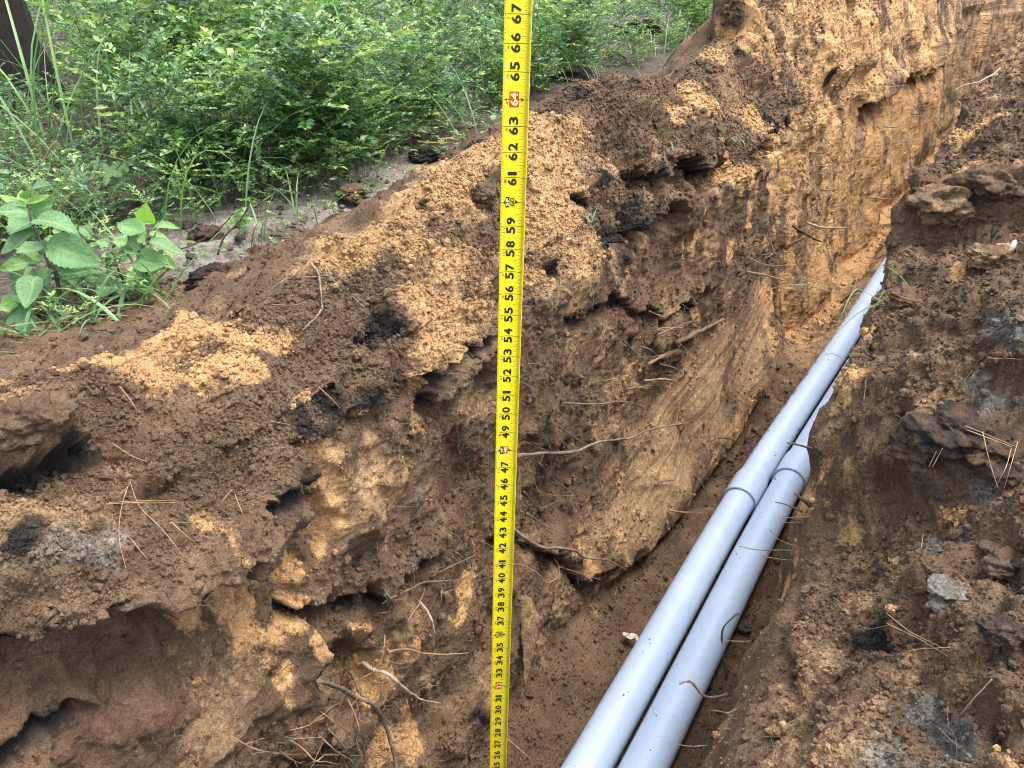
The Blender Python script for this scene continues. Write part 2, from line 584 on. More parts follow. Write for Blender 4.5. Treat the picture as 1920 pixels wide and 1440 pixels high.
# patches of other soil, and black painted as shade in hollows and under ledges: kind, x, y, radius (photograph pixels)
PATCH = [('sand', *p) for p in [
    (170, 640, 65), (250, 625, 85), (340, 605, 95), (430, 600, 85), (500, 620, 60), (380, 660, 70), (345, 562, 40), (320, 670, 50), (440, 680, 35), (560, 690, 20), (560, 700, 22), (545, 735, 14),
    (700, 390, 90), (780, 350, 80), (640, 440, 70), (850, 320, 80), (900, 270, 60), (780, 440, 70), (840, 560, 75), (850, 480, 70), (800, 520, 50), (830, 640, 40), (610, 520, 22),
    (1010, 240, 80), (1060, 320, 90), (1100, 240, 50), (1030, 400, 70), (1090, 480, 80), (1010, 480, 50), (1150, 300, 30), (1320, 150, 60), (1270, 190, 40), (1360, 90, 55), (1390, 50, 50),
    (1420, 200, 30), (1340, 180, 30), (1390, 300, 40), (1440, 340, 45), (1420, 420, 32), (1500, 60, 70), (1540, 150, 70), (1570, 60, 80), (1510, 260, 70), (1580, 240, 60), (1650, 60, 90),
    (1560, 340, 70), (1620, 320, 60), (1640, 130, 80), (1680, 250, 60), (1720, 60, 90), (1720, 180, 70), (1500, 380, 60), (1570, 430, 60), (1490, 470, 40), (1640, 390, 50), (1690, 300, 60),
    (1760, 200, 60), (1800, 60, 60), (1850, 60, 50), (1660, 430, 40), (1530, 500, 40), (1450, 560, 40), (1380, 470, 24), (1340, 630, 50), (1300, 720, 50), (1250, 800, 60), (1330, 780, 40),
    (1230, 900, 70), (1180, 980, 60), (1290, 880, 40), (1120, 1010, 40), (1500, 610, 60), (1450, 640, 45), (1530, 560, 40), (1190, 1090, 55), (1240, 1040, 40), (1130, 1130, 24),
    (450, 1120, 60), (500, 1160, 60), (560, 1180, 55), (600, 1210, 36), (430, 1180, 34), (540, 1100, 40), (590, 1090, 26), (640, 1060, 24), (540, 1270, 30), (580, 960, 34), (640, 900, 34),
    (650, 830, 30), (700, 850, 20), (730, 1290, 70), (780, 1220, 40), (760, 1400, 60), (1240, 960, 50), (1350, 700, 40), (620, 1000, 60), (700, 900, 50), (560, 1030, 60), (890, 1110, 36), (870, 1160, 26), (700, 1200, 30), (370, 1280, 14),
    (1565, 715, 36), (1550, 760, 28), (1575, 690, 26), (1622, 612, 20), (1590, 660, 18), (1500, 955, 26), (1478, 1030, 24), (1450, 1100, 22), (1415, 1180, 22), (1380, 1260, 20), (1340, 1350, 22), (1312, 1425, 22), (1520, 895, 26), (1580, 900, 20), (1560, 960, 26), (1610, 990, 26),
    (1640, 930, 18), (1820, 220, 45), (1770, 250, 30), (1890, 1400, 55), (1830, 1350, 24), (1670, 1130, 12), (1450, 1370, 14), (1780, 480, 20), (1850, 450, 26), (1780, 400, 18), (1800, 330, 24),
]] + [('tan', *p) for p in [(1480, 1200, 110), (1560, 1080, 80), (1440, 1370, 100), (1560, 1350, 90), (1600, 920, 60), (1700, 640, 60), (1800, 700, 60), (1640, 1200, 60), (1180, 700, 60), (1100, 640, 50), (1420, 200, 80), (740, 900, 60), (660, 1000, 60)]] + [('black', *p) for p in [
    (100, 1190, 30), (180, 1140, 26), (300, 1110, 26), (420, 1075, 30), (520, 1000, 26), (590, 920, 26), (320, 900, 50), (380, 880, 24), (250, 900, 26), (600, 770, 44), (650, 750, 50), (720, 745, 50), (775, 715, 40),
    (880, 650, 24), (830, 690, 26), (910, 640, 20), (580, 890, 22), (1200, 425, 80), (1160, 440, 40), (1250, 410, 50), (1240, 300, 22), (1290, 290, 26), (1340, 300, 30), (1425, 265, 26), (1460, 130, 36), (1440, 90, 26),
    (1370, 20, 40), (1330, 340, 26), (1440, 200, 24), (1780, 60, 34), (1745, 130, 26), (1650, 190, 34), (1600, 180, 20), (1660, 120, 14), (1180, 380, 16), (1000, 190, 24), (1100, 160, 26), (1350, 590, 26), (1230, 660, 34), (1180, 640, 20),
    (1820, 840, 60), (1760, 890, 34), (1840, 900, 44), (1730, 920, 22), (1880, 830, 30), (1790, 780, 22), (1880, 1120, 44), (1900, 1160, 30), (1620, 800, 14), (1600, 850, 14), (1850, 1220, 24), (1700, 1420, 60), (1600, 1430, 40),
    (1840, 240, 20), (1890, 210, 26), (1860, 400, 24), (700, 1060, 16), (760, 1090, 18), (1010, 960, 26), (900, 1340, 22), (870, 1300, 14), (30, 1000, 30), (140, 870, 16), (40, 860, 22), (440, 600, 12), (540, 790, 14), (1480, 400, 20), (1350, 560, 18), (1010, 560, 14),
]] + [('grey', *p) for p in [
    (1690, 1270, 60), (1760, 1310, 65), (1620, 1380, 50), (1730, 1080, 40), (1800, 900, 50), (1870, 750, 40), (1560, 1240, 30), (1700, 960, 30), (1800, 1290, 34), (1740, 1350, 40), (1830, 1120, 50), (1790, 1150, 34), (1890, 1000, 44), (1660, 1400, 40), (1580, 1420, 30), (1780, 1400, 44), (1850, 580, 34), (1820, 540, 30), (1880, 620, 34), (1750, 500, 24),
    (120, 1010, 50), (60, 1030, 44), (200, 990, 40), (60, 1080, 30), (880, 710, 40), (840, 725, 30), (790, 880, 22), (800, 930, 22), (810, 980, 22), (830, 1030, 20), (770, 1060, 20), (60, 700, 14), (1840, 690, 26), (560, 620, 10), (1860, 470, 10), (1900, 910, 30),
]] + [('red', *p) for p in [
    (850, 830, 60), (870, 900, 60), (840, 790, 40), (880, 980, 44), (900, 770, 40), (740, 630, 50), (660, 600, 50), (780, 690, 30), (1150, 540, 70), (1200, 590, 50), (1090, 620, 50), (1330, 440, 60), (1290, 470, 50), (1300, 340, 40),
    (220, 1380, 60), (160, 1420, 40), (300, 1360, 30), (780, 740, 30), (720, 1020, 40), (690, 960, 40), (1200, 500, 40), (1010, 640, 50), (1330, 840, 34), (1400, 780, 40), (1180, 1170, 44),
]]


def facets(P, scale, seed):
    """flat chips: each cell of soil cut at a tilt of its own"""
    s = np.broadcast_to(np.asarray(scale, float), (3,))
    q = (P / s + seed * 13.7)
    i = np.floor(q).astype(np.int64)
    f = (q - i).astype(np.float32)
    best = np.full(len(P), 9.0, np.float32)
    out = np.zeros(len(P), np.float32)
    for dx in (-1, 0, 1):
        for dy in (-1, 0, 1):
            for dz in (-1, 0, 1):
                hh = _hash(i[:, 0] + dx, i[:, 1] + dy, i[:, 2] + dz)
                h = RND[hh]; gr = GRAD[hh]
                v = np.stack([dx + h[:, 0] - f[:, 0], dy + h[:, 1] - f[:, 1], dz + h[:, 2] - f[:, 2]], 1)
                d = (v * v).sum(1)
                m = d < best
                best = np.where(m, d, best)
                out = np.where(m, (v * gr).sum(1) * h[:, 3] + 0.15 * (h[:, 3] - 0.5), out)
    return out * s.mean()


def polyline_dist(P, line):
    """distance of every point to a 3-D polyline, the nearest point on it and how far along that lies (0..1)"""
    best = np.full(len(P), 1e9); foot = np.zeros_like(P); along = np.zeros(len(P))
    m = len(line) - 1
    for i in range(m):
        a, b = line[i], line[i + 1]
        ab = b - a
        t = np.clip((P - a) @ ab / (ab @ ab), 0, 1)
        f = a + t[:, None] * ab
        d = np.linalg.norm(P - f, axis=1)
        k = d < best
        best[k] = d[k]; foot[k] = f[k]; along[k] = (i + t[k]) / m
    return best, foot, along


def near_of(P):
    return sstep(10.0, 3.5, P[:, 1])


def shape_soil():
    P, N = FB.copy(), NB.reshape(-1, 3)
    spoil = np.isin(SEGV, (0, 1, 5, 6)).astype(np.float32)
    wall = np.isin(SEGV, (2, 4)).astype(np.float32)
    flo = (SEGV == 3).astype(np.float32)

    def soft(m):
        a = m.reshape(NR, NC)
        k = np.hanning(31); k /= k.sum()
        return np.apply_along_axis(lambda r: np.convolve(np.pad(r, 15, 'edge'), k, 'valid'), 1, a).ravel()
    spoil, wall, flo = soft(spoil), soft(wall), soft(flo)
    jit = np.stack([perlin(P, 0.09, 31), perlin(P, 0.09, 32), perlin(P, 0.09, 33)], 1) * 0.035 \
        + np.stack([perlin(P, 0.03, 34), perlin(P, 0.03, 35), perlin(P, 0.03, 36)], 1) * 0.012
    PJ = P + jit
    fj = np.stack([perlin(P, 0.018, 37), perlin(P, 0.018, 38), perlin(P, 0.018, 39)], 1) * 0.010
    # --- lumps, hollows, ledges
    out = np.zeros(len(P))
    for px, py, rp, amt in LUMPS:
        c, n, z, _ = SEEN0.point(px, py)
        r = rp / 1497 * z
        k = np.nonzero((np.abs(P - c) < 2.2 * r).all(1))[0]
        d = np.linalg.norm(PJ[k] - c, axis=1) / r
        out[k] += amt * sstep(1.35, 0.35, d)
    push = np.zeros(len(P)); crev_shade = np.zeros(len(P))
    for line, oa, rb, ha, hb in LEDGES:
        L = np.array([SEEN0.point(px, py)[0] for px, py in line])
        lo, hi = L.min(0) - 0.25, L.max(0) + 0.25
        k = np.nonzero(((P > lo) & (P < hi)).all(1))[0]
        if not len(k): continue
        d, f, al = polyline_dist(PJ[k] + fj[k], L)
        Q = PJ[k] + fj[k]
        nn = N[k]
        # above or below the line, measured along the surface's own fall
        tang = np.gradient(L, axis=0)
        tx = np.stack([np.interp(al, np.linspace(0, 1, len(L)), tang[:, j]) for j in range(3)], 1)
        tx /= np.linalg.norm(tx, axis=1)[:, None] + 1e-9
        upv = np.cross(nn, tx)
        upv *= np.sign(upv[:, 2:3] + 1e-9)
        side = np.sign(((Q - f) * upv).sum(1))
        s = d * side
        fade = sstep(0, 0.12, al) * sstep(1, 0.88, al)
        above = sstep(-0.016, 0.024, s) * np.exp(-(np.maximum(s, 0) / ha) ** 2)
        below = sstep(0.016, -0.024, s) * np.exp(-(np.minimum(s, 0) / hb) ** 2)
        push[k] += fade * (oa * above - rb * below)
        crev_shade[k] = np.maximum(crev_shade[k], fade * np.exp(-((s + 0.012) / 0.028) ** 2))
    # --- texture of the soil, from hand-sized clods down to crumbs
    rough = np.clip(spoil * 1.0 + wall * 0.42 + flo * 0.8, 0, 1)
    rough = rough * (1 - 0.7 * (SEGV == 4))
    rough = rough * (0.75 + 0.5 * np.clip(fbm(P, 0.35, 2, seed=60) + 0.3, 0, 1))
    for px, py, rp in SMOOTH:
        c, n, z, _ = SEEN0.point(px, py)
        r = rp / 1497 * z
        rough = rough * (1 - 0.72 * sstep(1.4, 0.5, np.linalg.norm(PJ - c, axis=1) / r))
    c0, id0 = worley(PJ, 0.20, 8)
    c1, id1 = worley(PJ, 0.105, 1)
    c2, id2 = worley(PJ, 0.042, 2)
    c3, id3 = worley(P + jit * 0.3, 0.0165, 3)
    c4, id4 = worley(P, 0.0095, 4)
    patchy = sstep(-0.25, 0.35, fbm(P, 0.17, 2, seed=45))            # loose and lumpy here, packed there
    clod = 0.022 * (id1 > 0.5) * (0.3 + id1) * np.sqrt(np.maximum(0, 0.50 - c1 ** 2)) + 0.0130 * (id2 > 0.42) * (0.3 + id2) * np.sqrt(np.maximum(0, 0.50 - c2 ** 2))
    clod += 0.0060 * (id3 > 0.35) * (0.2 + id3) * np.sqrt(np.maximum(0, 0.50 - c3 ** 2)) * (0.35 + 0.65 * patchy)
    clod += 0.0028 * (id4 > 0.3) * (0.2 + id4) * np.sqrt(np.maximum(0, 0.50 - c4 ** 2))
    facet = 0.11 * facets(PJ, (0.16, 0.16, 0.22), 5) + 0.10 * facets(PJ, (0.07, 0.06, 0.10), 6)
    crack = np.abs(fbm(PJ, 0.16, 3, seed=40))
    crack = np.exp(-(crack / 0.022) ** 2) * sstep(0.0, 0.4, perlin(P, 0.25, 47))
    mid = 0.030 * fbm(P, 0.34, 2, seed=50) + 0.010 * fbm(P, 0.09, 2, seed=54)
    grit = 0.0105 * fbm(P, 0.05, 5, 0.66, seed=57)
    clod = clod * (1 + 0.9 * (P[:, 0] > -0.25) * sstep(1.3, 1.9, P[:, 1])) + 0.05 * (P[:, 0] > -0.25) * sstep(1.2, 1.8, P[:, 1]) * spoil * (id0 - 0.3) * np.sqrt(np.maximum(0, 0.6 - c0 ** 2))
    near_ = sstep(10.0, 3.5, P[:, 1])                       # rows lie wider apart further on: leave the finest relief to the material there
    grit = grit * (0.25 + 0.75 * near_)
    clod = clod * (0.45 + 0.55 * near_)
    tex = rough * (clod * (0.5 + 0.5 * patchy) - 0.014 * crack) + mid * (0.45 + 0.55 * rough) + grit * (0.22 + 0.78 * rough) + facet * (0.25 + 0.55 * wall + 0.25 * spoil)
    # scraped wall: bucket grooves falling steeply, a few centimetres apart
    PG = P.copy(); PG[:, 1] += 0.18 * P[:, 2]
    groove = 0.010 * perlin(PG, (0.3, 0.055, 0.55), 70) + 0.0055 * perlin(PG, (0.2, 0.022, 0.40), 71) + 0.0022 * perlin(PG, (0.1, 0.009, 0.2), 72)
    tex += wall * groove * (1 - 0.45 * sstep(2.5, 4.0, P[:, 1]))
    sc_zone = wall * sstep(1.5, 1.9, P[:, 1]) * sstep(3.36, 3.24, P[:, 1]) * (P[:, 0] < -0.5) * sstep(0.60, 0.42, P[:, 2] - 0.12 * (P[:, 1] - 2.0))
    PS = np.stack([P[:, 0] * 0, P[:, 1], P[:, 2] - 0.20 * P[:, 1] - 0.06 * (P[:, 1] - 2.4) ** 2], 1)
    sweep = 0.0045 * perlin(PS, (1, 0.5, 0.030), 75) + 0.0028 * perlin(PS, (1, 0.3, 0.012), 76)
    tex = tex * (1 - 0.75 * sc_zone) + sweep * sc_zone
    far_bank = spoil * sstep(2.2, 3.2, P[:, 1]) * (P[:, 0] < -0.7)
    tex += far_bank * (groove * 0.9)
    tex = tex - 0.034 * rough * spoil - 0.008                       # the texture stands out of the section as measured: take its mean off again
    D = N * (out + tex)[:, None]
    dirp = N * np.array([1, 1, 0.6]); dirp[:, 0] += 0.35 * np.sign(N[:, 0]) * (P[:, 0] < -0.5)
    dirp /= np.linalg.norm(dirp, axis=1)[:, None] + 1e-9
    D = D + dirp * push[:, None]
    # sink the floor where the pipes lie so that they bed in the soil
    Q = P + D
    # --- soil kinds, with shade painted black under ledges and in hollows
    ch = {k: np.zeros(len(P)) for k in ('sand', 'black', 'grey', 'red', 'tan')}
    wv = fbm(P, 0.10, 5, 0.72, seed=80)
    for kind, px, py, rp in PATCH:
        mixed = kind == 'sand' and ((560 < px < 1260 and 220 < py < 960) or (1000 < px < 1420 and 560 < py < 1130))
        c, n, z, _ = SEEN0.point(px, py)
        r = rp / 1497 * z
        k = np.nonzero((np.abs(P - c) < 2.8 * r).all(1))[0]
        d = np.linalg.norm(PJ[k] - c, axis=1) / r + 0.62 * wv[k]
        if mixed:                                 # sand worked into the brown soil
            rp_ = sstep(1.95, 0.3, d)
            ch['tan'][k] = np.maximum(ch['tan'][k], rp_)
            ch['sand'][k] = np.maximum(ch['sand'][k], (0.62 if py < 660 and px < 1160 else 0.30) * rp_)
            continue
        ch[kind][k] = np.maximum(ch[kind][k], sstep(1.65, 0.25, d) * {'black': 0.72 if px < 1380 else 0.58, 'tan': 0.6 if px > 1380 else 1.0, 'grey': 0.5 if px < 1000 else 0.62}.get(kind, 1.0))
    ch['black'] = np.maximum(ch['black'], 1.0 * crev_shade * sstep(-0.35, 0.15, perlin(P, 0.12, 87)))  # shade in the crevices under the ledges, put into the colour as black
    # a general scatter: sandy crumbs through the brown, more of it further along the trench
    PG_ = P.copy(); PG_[:, 1] += 0.12 * P[:, 2]
    scat = fbm(P, 0.22, 4, 0.6, seed=90)
    far = sstep(2.2, 4.5, P[:, 1])
    ch['tan'] = np.maximum(ch['tan'], sstep(-0.05, 0.95, scat + 0.6 * far + 0.22 * wall * sstep(0.5, 1.3, P[:, 1]) - 0.20 + 0.10 * sstep(0.8, 1.6, P[:, 1])) * 0.8)
    ch['sand'] = np.maximum(ch['sand'], sstep(0.05, 0.85, fbm(P, (0.2, 0.2, 0.4), 4, 0.6, seed=91) - 0.25 + 0.85 * far * (P[:, 0] < -0.6) * sstep(11.5, 7, P[:, 1]) + 0.3 * far) * 0.85)
    ch['sand'] = np.maximum(ch['sand'], 0.40 * sstep(0.0, 0.5, perlin(P, 0.05, 92)) * ch['tan'])
    streak = perlin(PG_, (0.3, 0.045, 0.6), 170) + 0.6 * perlin(PG_, (0.2, 0.018, 0.45), 171)
    steep = (P[:, 0] < -0.5) * sstep(1.5, 3.0, P[:, 1])
    broad = fbm(PG_, (0.6, 0.22, 0.55), 3, 0.6, seed=175)
    ch['sand'] = np.clip(ch['sand'] + steep * (0.40 * streak * near_of(P) + 0.65 * broad - 0.16), 0, 1)
    ch['black'] = np.maximum(ch['black'], 0.55 * steep * sstep(0.45, 0.95, streak * -1 + 0.5 * perlin(P, 0.35, 172)))
    ch['red'] = np.maximum(ch['red'], 0.55 * sstep(0.25, 0.8, fbm(P, 0.3, 3, seed=95)) * (0.5 + 0.5 * wall))
    ch['black'] = np.maximum(ch['black'], 0.8 * spoil * sstep(0.45, 0.8, fbm(P, 0.14, 3, seed=99)))
    band = np.clip(sc_zone * (0.72 + 0.8 * scat + 0.5 * perlin(PS, (1, 0.4, 0.05), 77)), 0, 1)
    ch['tan'] = np.maximum(ch['tan'], band); ch['sand'] = np.maximum(ch['sand'], 0.30 * band)
    ch['red'] *= 1 - band; ch['black'] *= 1 - 0.8 * band
    near_floor = flo * sstep(3.3, 2.6, P[:, 1])
    for q in ('tan', 'sand'): ch[q] = ch[q] * (1 - 0.75 * near_floor)
    ch['sand'] *= 1 - 0.5 * (SEGV == 0)
    ch['rough'] = rough
    return Q, ch


SOIL, CH = shape_soil()
SOIL3 = SOIL.reshape(NR, NC, 3)
NS = orient(normals(SOIL3))


def sheet(name, c0, c1):
    V = SOIL3[:, c0:c1 + 1].reshape(-1, 3)
    n = c1 - c0 + 1
    r, c = np.meshgrid(np.arange(NR - 1), np.arange(n - 1), indexing='ij')
    a = (r * n + c).ravel()
    F = np.stack([a, a + 1, a + n + 1, a + n], 1)
    if NORMAL_FLIP: F = F[:, ::-1]
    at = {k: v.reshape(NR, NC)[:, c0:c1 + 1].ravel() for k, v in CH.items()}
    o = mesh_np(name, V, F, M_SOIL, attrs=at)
    return o


NORMAL_FLIP = False
s = SEG_AT
for nm, a, b in (('spoil_bank', s['back'][0], s['left_bank'][1]), ('trench_wall', s['wall'][0], s['wall'][1]), ('trench_floor', s['floor'][0], s['floor'][1]),
                 ('trench_wall', s['right_wall'][0], s['right_wall'][1]), ('spoil_bank', s['right_bank'][0], NC - 1)):
    o = sheet(nm, a, b)
    tag(o, kind='structure')
SEEN = Seen(SOIL3, NS)


# loose crumbs of soil lying on all of it: one body of geometry-node instances, each crumb in the colour of the soil it came from
def crumb_shape(seed):
    bm = bmesh.new()
    bmesh.ops.create_icosphere(bm, subdivisions=1, radius=1.0)
    g = random.Random(seed)
    for v in bm.verts:
        v.co *= g.uniform(0.60, 1.18)
        v.co.z *= 0.85
    me = bpy.data.meshes.new('crumb')
    bm.to_mesh(me); bm.free()
    me.materials.append(M_CRUMB)
    return me


def scatter_crumbs(count, name):
    f = SOIL3.reshape(-1, 3); n = NS.reshape(-1, 3)
    x, y, z = project(f)
    face = ((EYE - f) * n).sum(1) / (np.linalg.norm(EYE - f, axis=1))
    w = ((x > -150) & (x < 2070) & (y > -100) & (y < 1560) & (z > 0.3) & (z < 9) & (face > 0.03)).astype(float)
    up = np.clip(n[:, 2], -0.2, 1)
    clump = sstep(-0.3, 0.5, fbm(f, 0.12, 3, seed=120))
    w *= (np.where(SEGV >= 5, 0.45, 0.12) + up.clip(0, 1)) * (0.15 + clump) * np.where(np.isin(SEGV, (2,)), 0.22, 1.0)
    for q in SMOOTH:
        c, _n, zz, _ = SEEN0.point(q[0], q[1])
        w *= 1 - 0.8 * sstep(1.3, 0.6, np.linalg.norm(f - c, axis=1) / (q[2] / 1497 * zz))
    w *= 1 + 2.0 * CH['black'] * (SEGV != 2)
    # even cover in the picture: far rows are wide apart
    w *= np.minimum(1.0, 1.6 / np.maximum(z, 0.6)) ** 0.5
    g = np.random.default_rng(5)
    k = g.choice(len(f), size=count, replace=False, p=w / w.sum())
    rad = np.clip(np.exp(g.normal(math.log(0.0015), 0.60, count)), 0.0008, 0.011)
    rad *= np.clip(z[k], 0.9, 3.2) ** 0.45
    pos = f[k] + n[k] * (rad * 0.35)[:, None] + g.normal(size=(count, 3)) * 0.001
    me = bpy.data.meshes.new(name)
    me.vertices.add(count)
    me.vertices.foreach_set('co', pos.astype(np.float32).ravel())
    for nm, arr in list({q: CH[q][k] for q in CH}.items()) + [('rad', rad), ('kind_no', g.integers(0, 4, count).astype(float)), ('turn', g.random(count) * 6.28)]:
        a = me.attributes.new(nm, 'FLOAT', 'POINT'); a.data.foreach_set('value', np.ascontiguousarray(arr, np.float32))
    o = bpy.data.objects.new(name, me); COL.objects.link(o)
    ng = bpy.data.node_groups.new('crumbs', 'GeometryNodeTree')
    ng.interface.new_socket('Geometry', in_out='INPUT', socket_type='NodeSocketGeometry')
    ng.interface.new_socket('Geometry', in_out='OUTPUT', socket_type='NodeSocketGeometry')
    gi, go = ng.nodes.new('NodeGroupInput'), ng.nodes.new('NodeGroupOutput')
    jn = ng.nodes.new('GeometryNodeJoinGeometry')
    for q in range(4):
        oc = bpy.data.objects.new('crumb', crumb_shape(q))          # not linked: only the source of the instances
        oi = ng.nodes.new('GeometryNodeObjectInfo'); oi.inputs['Object'].default_value = oc
        na = ng.nodes.new('GeometryNodeInputNamedAttribute'); na.data_type = 'FLOAT'; na.inputs['Name'].default_value = 'kind_no'
        cmp_ = ng.nodes.new('FunctionNodeCompare'); cmp_.data_type = 'FLOAT'; cmp_.operation = 'EQUAL'
        cmp_.inputs['B'].default_value = float(q); cmp_.inputs['Epsilon'].default_value = 0.1
        ng.links.new(na.outputs[0], cmp_.inputs['A'])
        rd = ng.nodes.new('GeometryNodeInputNamedAttribute'); rd.data_type = 'FLOAT'; rd.inputs['Name'].default_value = 'rad'
        tn = ng.nodes.new('GeometryNodeInputNamedAttribute'); tn.data_type = 'FLOAT'; tn.inputs['Name'].default_value = 'turn'
        cx = ng.nodes.new('ShaderNodeCombineXYZ')
        ng.links.new(tn.outputs[0], cx.inputs[0]); ng.links.new(tn.outputs[0], cx.inputs[2])
        ip = ng.nodes.new('GeometryNodeInstanceOnPoints')
        ng.links.new(gi.outputs[0], ip.inputs['Points'])
        ng.links.new(oi.outputs['Geometry'], ip.inputs['Instance'])
        ng.links.new(cmp_.outputs[0], ip.inputs['Selection'])
        ng.links.new(rd.outputs[0], ip.inputs['Scale'])
        ng.links.new(cx.outputs[0], ip.inputs['Rotation'])
        ng.links.new(ip.outputs[0], jn.inputs[0])
    ng.links.new(jn.outputs[0], go.inputs[0])
    md = o.modifiers.new('crumbs', 'NODES'); md.node_group = ng
    tag(o, 'loose brown and sandy soil crumbs strewn over the spoil banks and trench', None, None, 'stuff')
    return o


scatter_crumbs(150000, 'soil_crumbs')
# ------------------------------------------------------------------ pipes
def pvc():
    m, nt, b = new_mat('grey_plastic')
    tc = nd(nt, 'ShaderNodeTexCoord').outputs['Object']
    n1 = noise(nt, tc, 6, 5, 0.65)
    n2 = noise(nt, tc, 90, 3, 0.6)
    n3 = noise(nt, tc, 45, 2, 0.5)
    c = ramp(nt, n1, [(0.3, (0.365, 0.46, 0.61)), (0.7, (0.41, 0.505, 0.655))])
    dirt = ramp(nt, n2, [(0.70, (0, 0, 0)), (0.76, (1, 1, 1))])
    c = mixc(nt, mth(nt, 'MULTIPLY', dirt, 0.75), c, (0.16, 0.11, 0.075))
    geo = nd(nt, 'ShaderNodeNewGeometry').outputs['Normal']
    sx = nd(nt, 'ShaderNodeSeparateXYZ'); nt.links.new(geo, sx.inputs[0])
    low = mth(nt, 'MULTIPLY', mth(nt, 'SUBTRACT', 0.45, sx.outputs[2], True), mth(nt, 'MULTIPLY', n3, 1.6))
    c = mixc(nt, mth(nt, 'MINIMUM', low, 0.85), c, (0.15, 0.105, 0.07))          # splashed mud on the lower flanks
    n4 = noise(nt, tc, 260, 2, 0.5)
    c = mixc(nt, ramp(nt, n4, [(0.695, (0, 0, 0)), (0.73, (0.9, 0.9, 0.9))]), c, (0.13, 0.085, 0.05))
    dust = ramp(nt, n3, [(0.5, (0, 0, 0)), (0.8, (1, 1, 1))])
    c = mixc(nt, mth(nt, 'MULTIPLY', dust, 0.32), c, (0.40, 0.33, 0.26))
    nt.links.new(c, b.inputs['Base Color'])
    nt.links.new(ramp(nt, n1, [(0.3, (0.36,) * 3), (0.7, (0.50,) * 3)]), b.inputs['Roughness'])
    return m


M_PVC = pvc()


def flat_mat(name, col, rough=0.6, spec=0.4):
    m, nt, b = new_mat(name)
    tc = nd(nt, 'ShaderNodeTexCoord').outputs['Object']
    c = mixc(nt, 1.0, col, ramp(nt, noise(nt, tc, 40, 4), [(0.3, (0.82,) * 3), (0.7, (1.15,) * 3)]), 'MULTIPLY')
    nt.links.new(c, b.inputs['Base Color'])
    b.inputs['Roughness'].default_value = rough
    b.inputs['Specular IOR Level'].default_value = spec
    return m


M_INK = flat_mat('dark_ink', (0.03, 0.03, 0.035))


BEND_Y = [-2.0, 0.6, 1.111, 1.83, 2.343, 2.934, 3.377, 3.9, 4.462, 5.23, 7.0, 10.0, 16.6]
BEND_X = [-0.475, -0.492, -0.497, -0.508, -0.514, -0.486, -0.462, -0.448, -0.443, -0.434, -0.42, -0.42, 0.45]
RISE_Z = [0.054, 0.054, 0.055, 0.058, 0.075, 0.133, 0.156, 0.164, 0.163, 0.155, 0.10, 0.06, 0.06]


def rise(y):
    """they ride up over the heap of fallen soil"""
    return float(np.mean([np.interp(y + d, BEND_Y, RISE_Z) for d in np.linspace(-0.35, 0.35, 11)]))


def bend(y):
    """how the pipes snake along the trench"""
    return float(np.mean([np.interp(y + d, BEND_Y, BEND_X) for d in np.linspace(-0.35, 0.35, 11)]))


def lathe_y(name, prof, mat, parent, dx, z, sides=56):
    """turn (y, radius) pairs about the line of the pipe"""
    V, Q = [], []
    a = np.arange(sides) * 2 * math.pi / sides
    for y, r in prof:
        V.append(np.stack([np.cos(a) * r + bend(y) + dx, np.full(sides, y), np.sin(a) * r + rise(y) + z], 1))
    for i in range(len(prof) - 1):
        for k in range(sides):
            k2 = (k + 1) % sides
            Q.append((i * sides + k, (i + 1) * sides + k, (i + 1) * sides + k2, i * sides + k2))
    o = mesh_np(name, np.concatenate(V) - np.array(parent.location), np.array(Q), mat, parent)
    return o


PR = 0.0530


def make_pipe(dx, z, y_ring, label, print_line):
    """two lengths joined in a belled socket"""
    root = empty('plastic_pipe', (bend(1.0) + dx, 1.0, rise(1.0) + z))
    tag(root, label, 'pipe', 'grey plastic pipes along the trench bottom')
    lathe_y('pipe_length', [(y, PR) for y in np.linspace(-1.6, y_ring + 0.03, 50)], M_PVC, root, dx, z)
    b0, b1 = y_ring, y_ring + 0.155
    rb = PR + 0.0075
    lathe_y('socket', [(b0 + 0.0005, PR - 0.001), (b0, PR + 0.002), (b0 - 0.0006, rb - 0.0012), (b0 + 0.002, rb + 0.0016), (b0 + 0.009, rb + 0.0002), (b0 + 0.012, rb - 0.0006), (b1 - 0.030, rb - 0.0006), (b1 - 0.022, rb - 0.0020), (b1 - 0.004, PR + 0.0010), (b1, PR + 0.0004), (b1 + 0.01, PR)], M_PVC, root, dx, z)
    lathe_y('pipe_length', [(y, PR) for y in np.linspace(b1 + 0.005, 16.5, 120)], M_PVC, root, dx, z)
    if print_line:
        bm = bmesh.new()
        g = random.Random(3)
        y = 2.58
        O = root.location
        while y < 4.6:
            w = g.uniform(0.004, 0.012); hgt = g.uniform(0.005, 0.008)
            a0 = R(132)
            if g.random() < 0.80:
                q = []
                for yy, da in ((y, 0), (y + w, 0), (y + w, hgt / PR), (y, hgt / PR)):
                    q.append(bm.verts.new(Vector((math.cos(a0 + da) * (PR + 0.0006) + bend(yy) + dx, yy, math.sin(a0 + da) * (PR + 0.0006) + rise(yy) + z)) - O))
                bm.faces.new(q[::-1])
            y += w + g.choice((0.003, 0.004, 0.02, 0.05))
        tag(mesh_bm('print_line', bm, M_INK, root), kind='stuff')
    return root


make_pipe(0.0, 0.0, 2.34, 'grey plastic pipe further from the right bank, lying beside the open trench floor', True)
make_pipe(0.116, 0.0, 2.53, 'grey plastic pipe close under the right bank, its far part hidden by the soil edge', False)

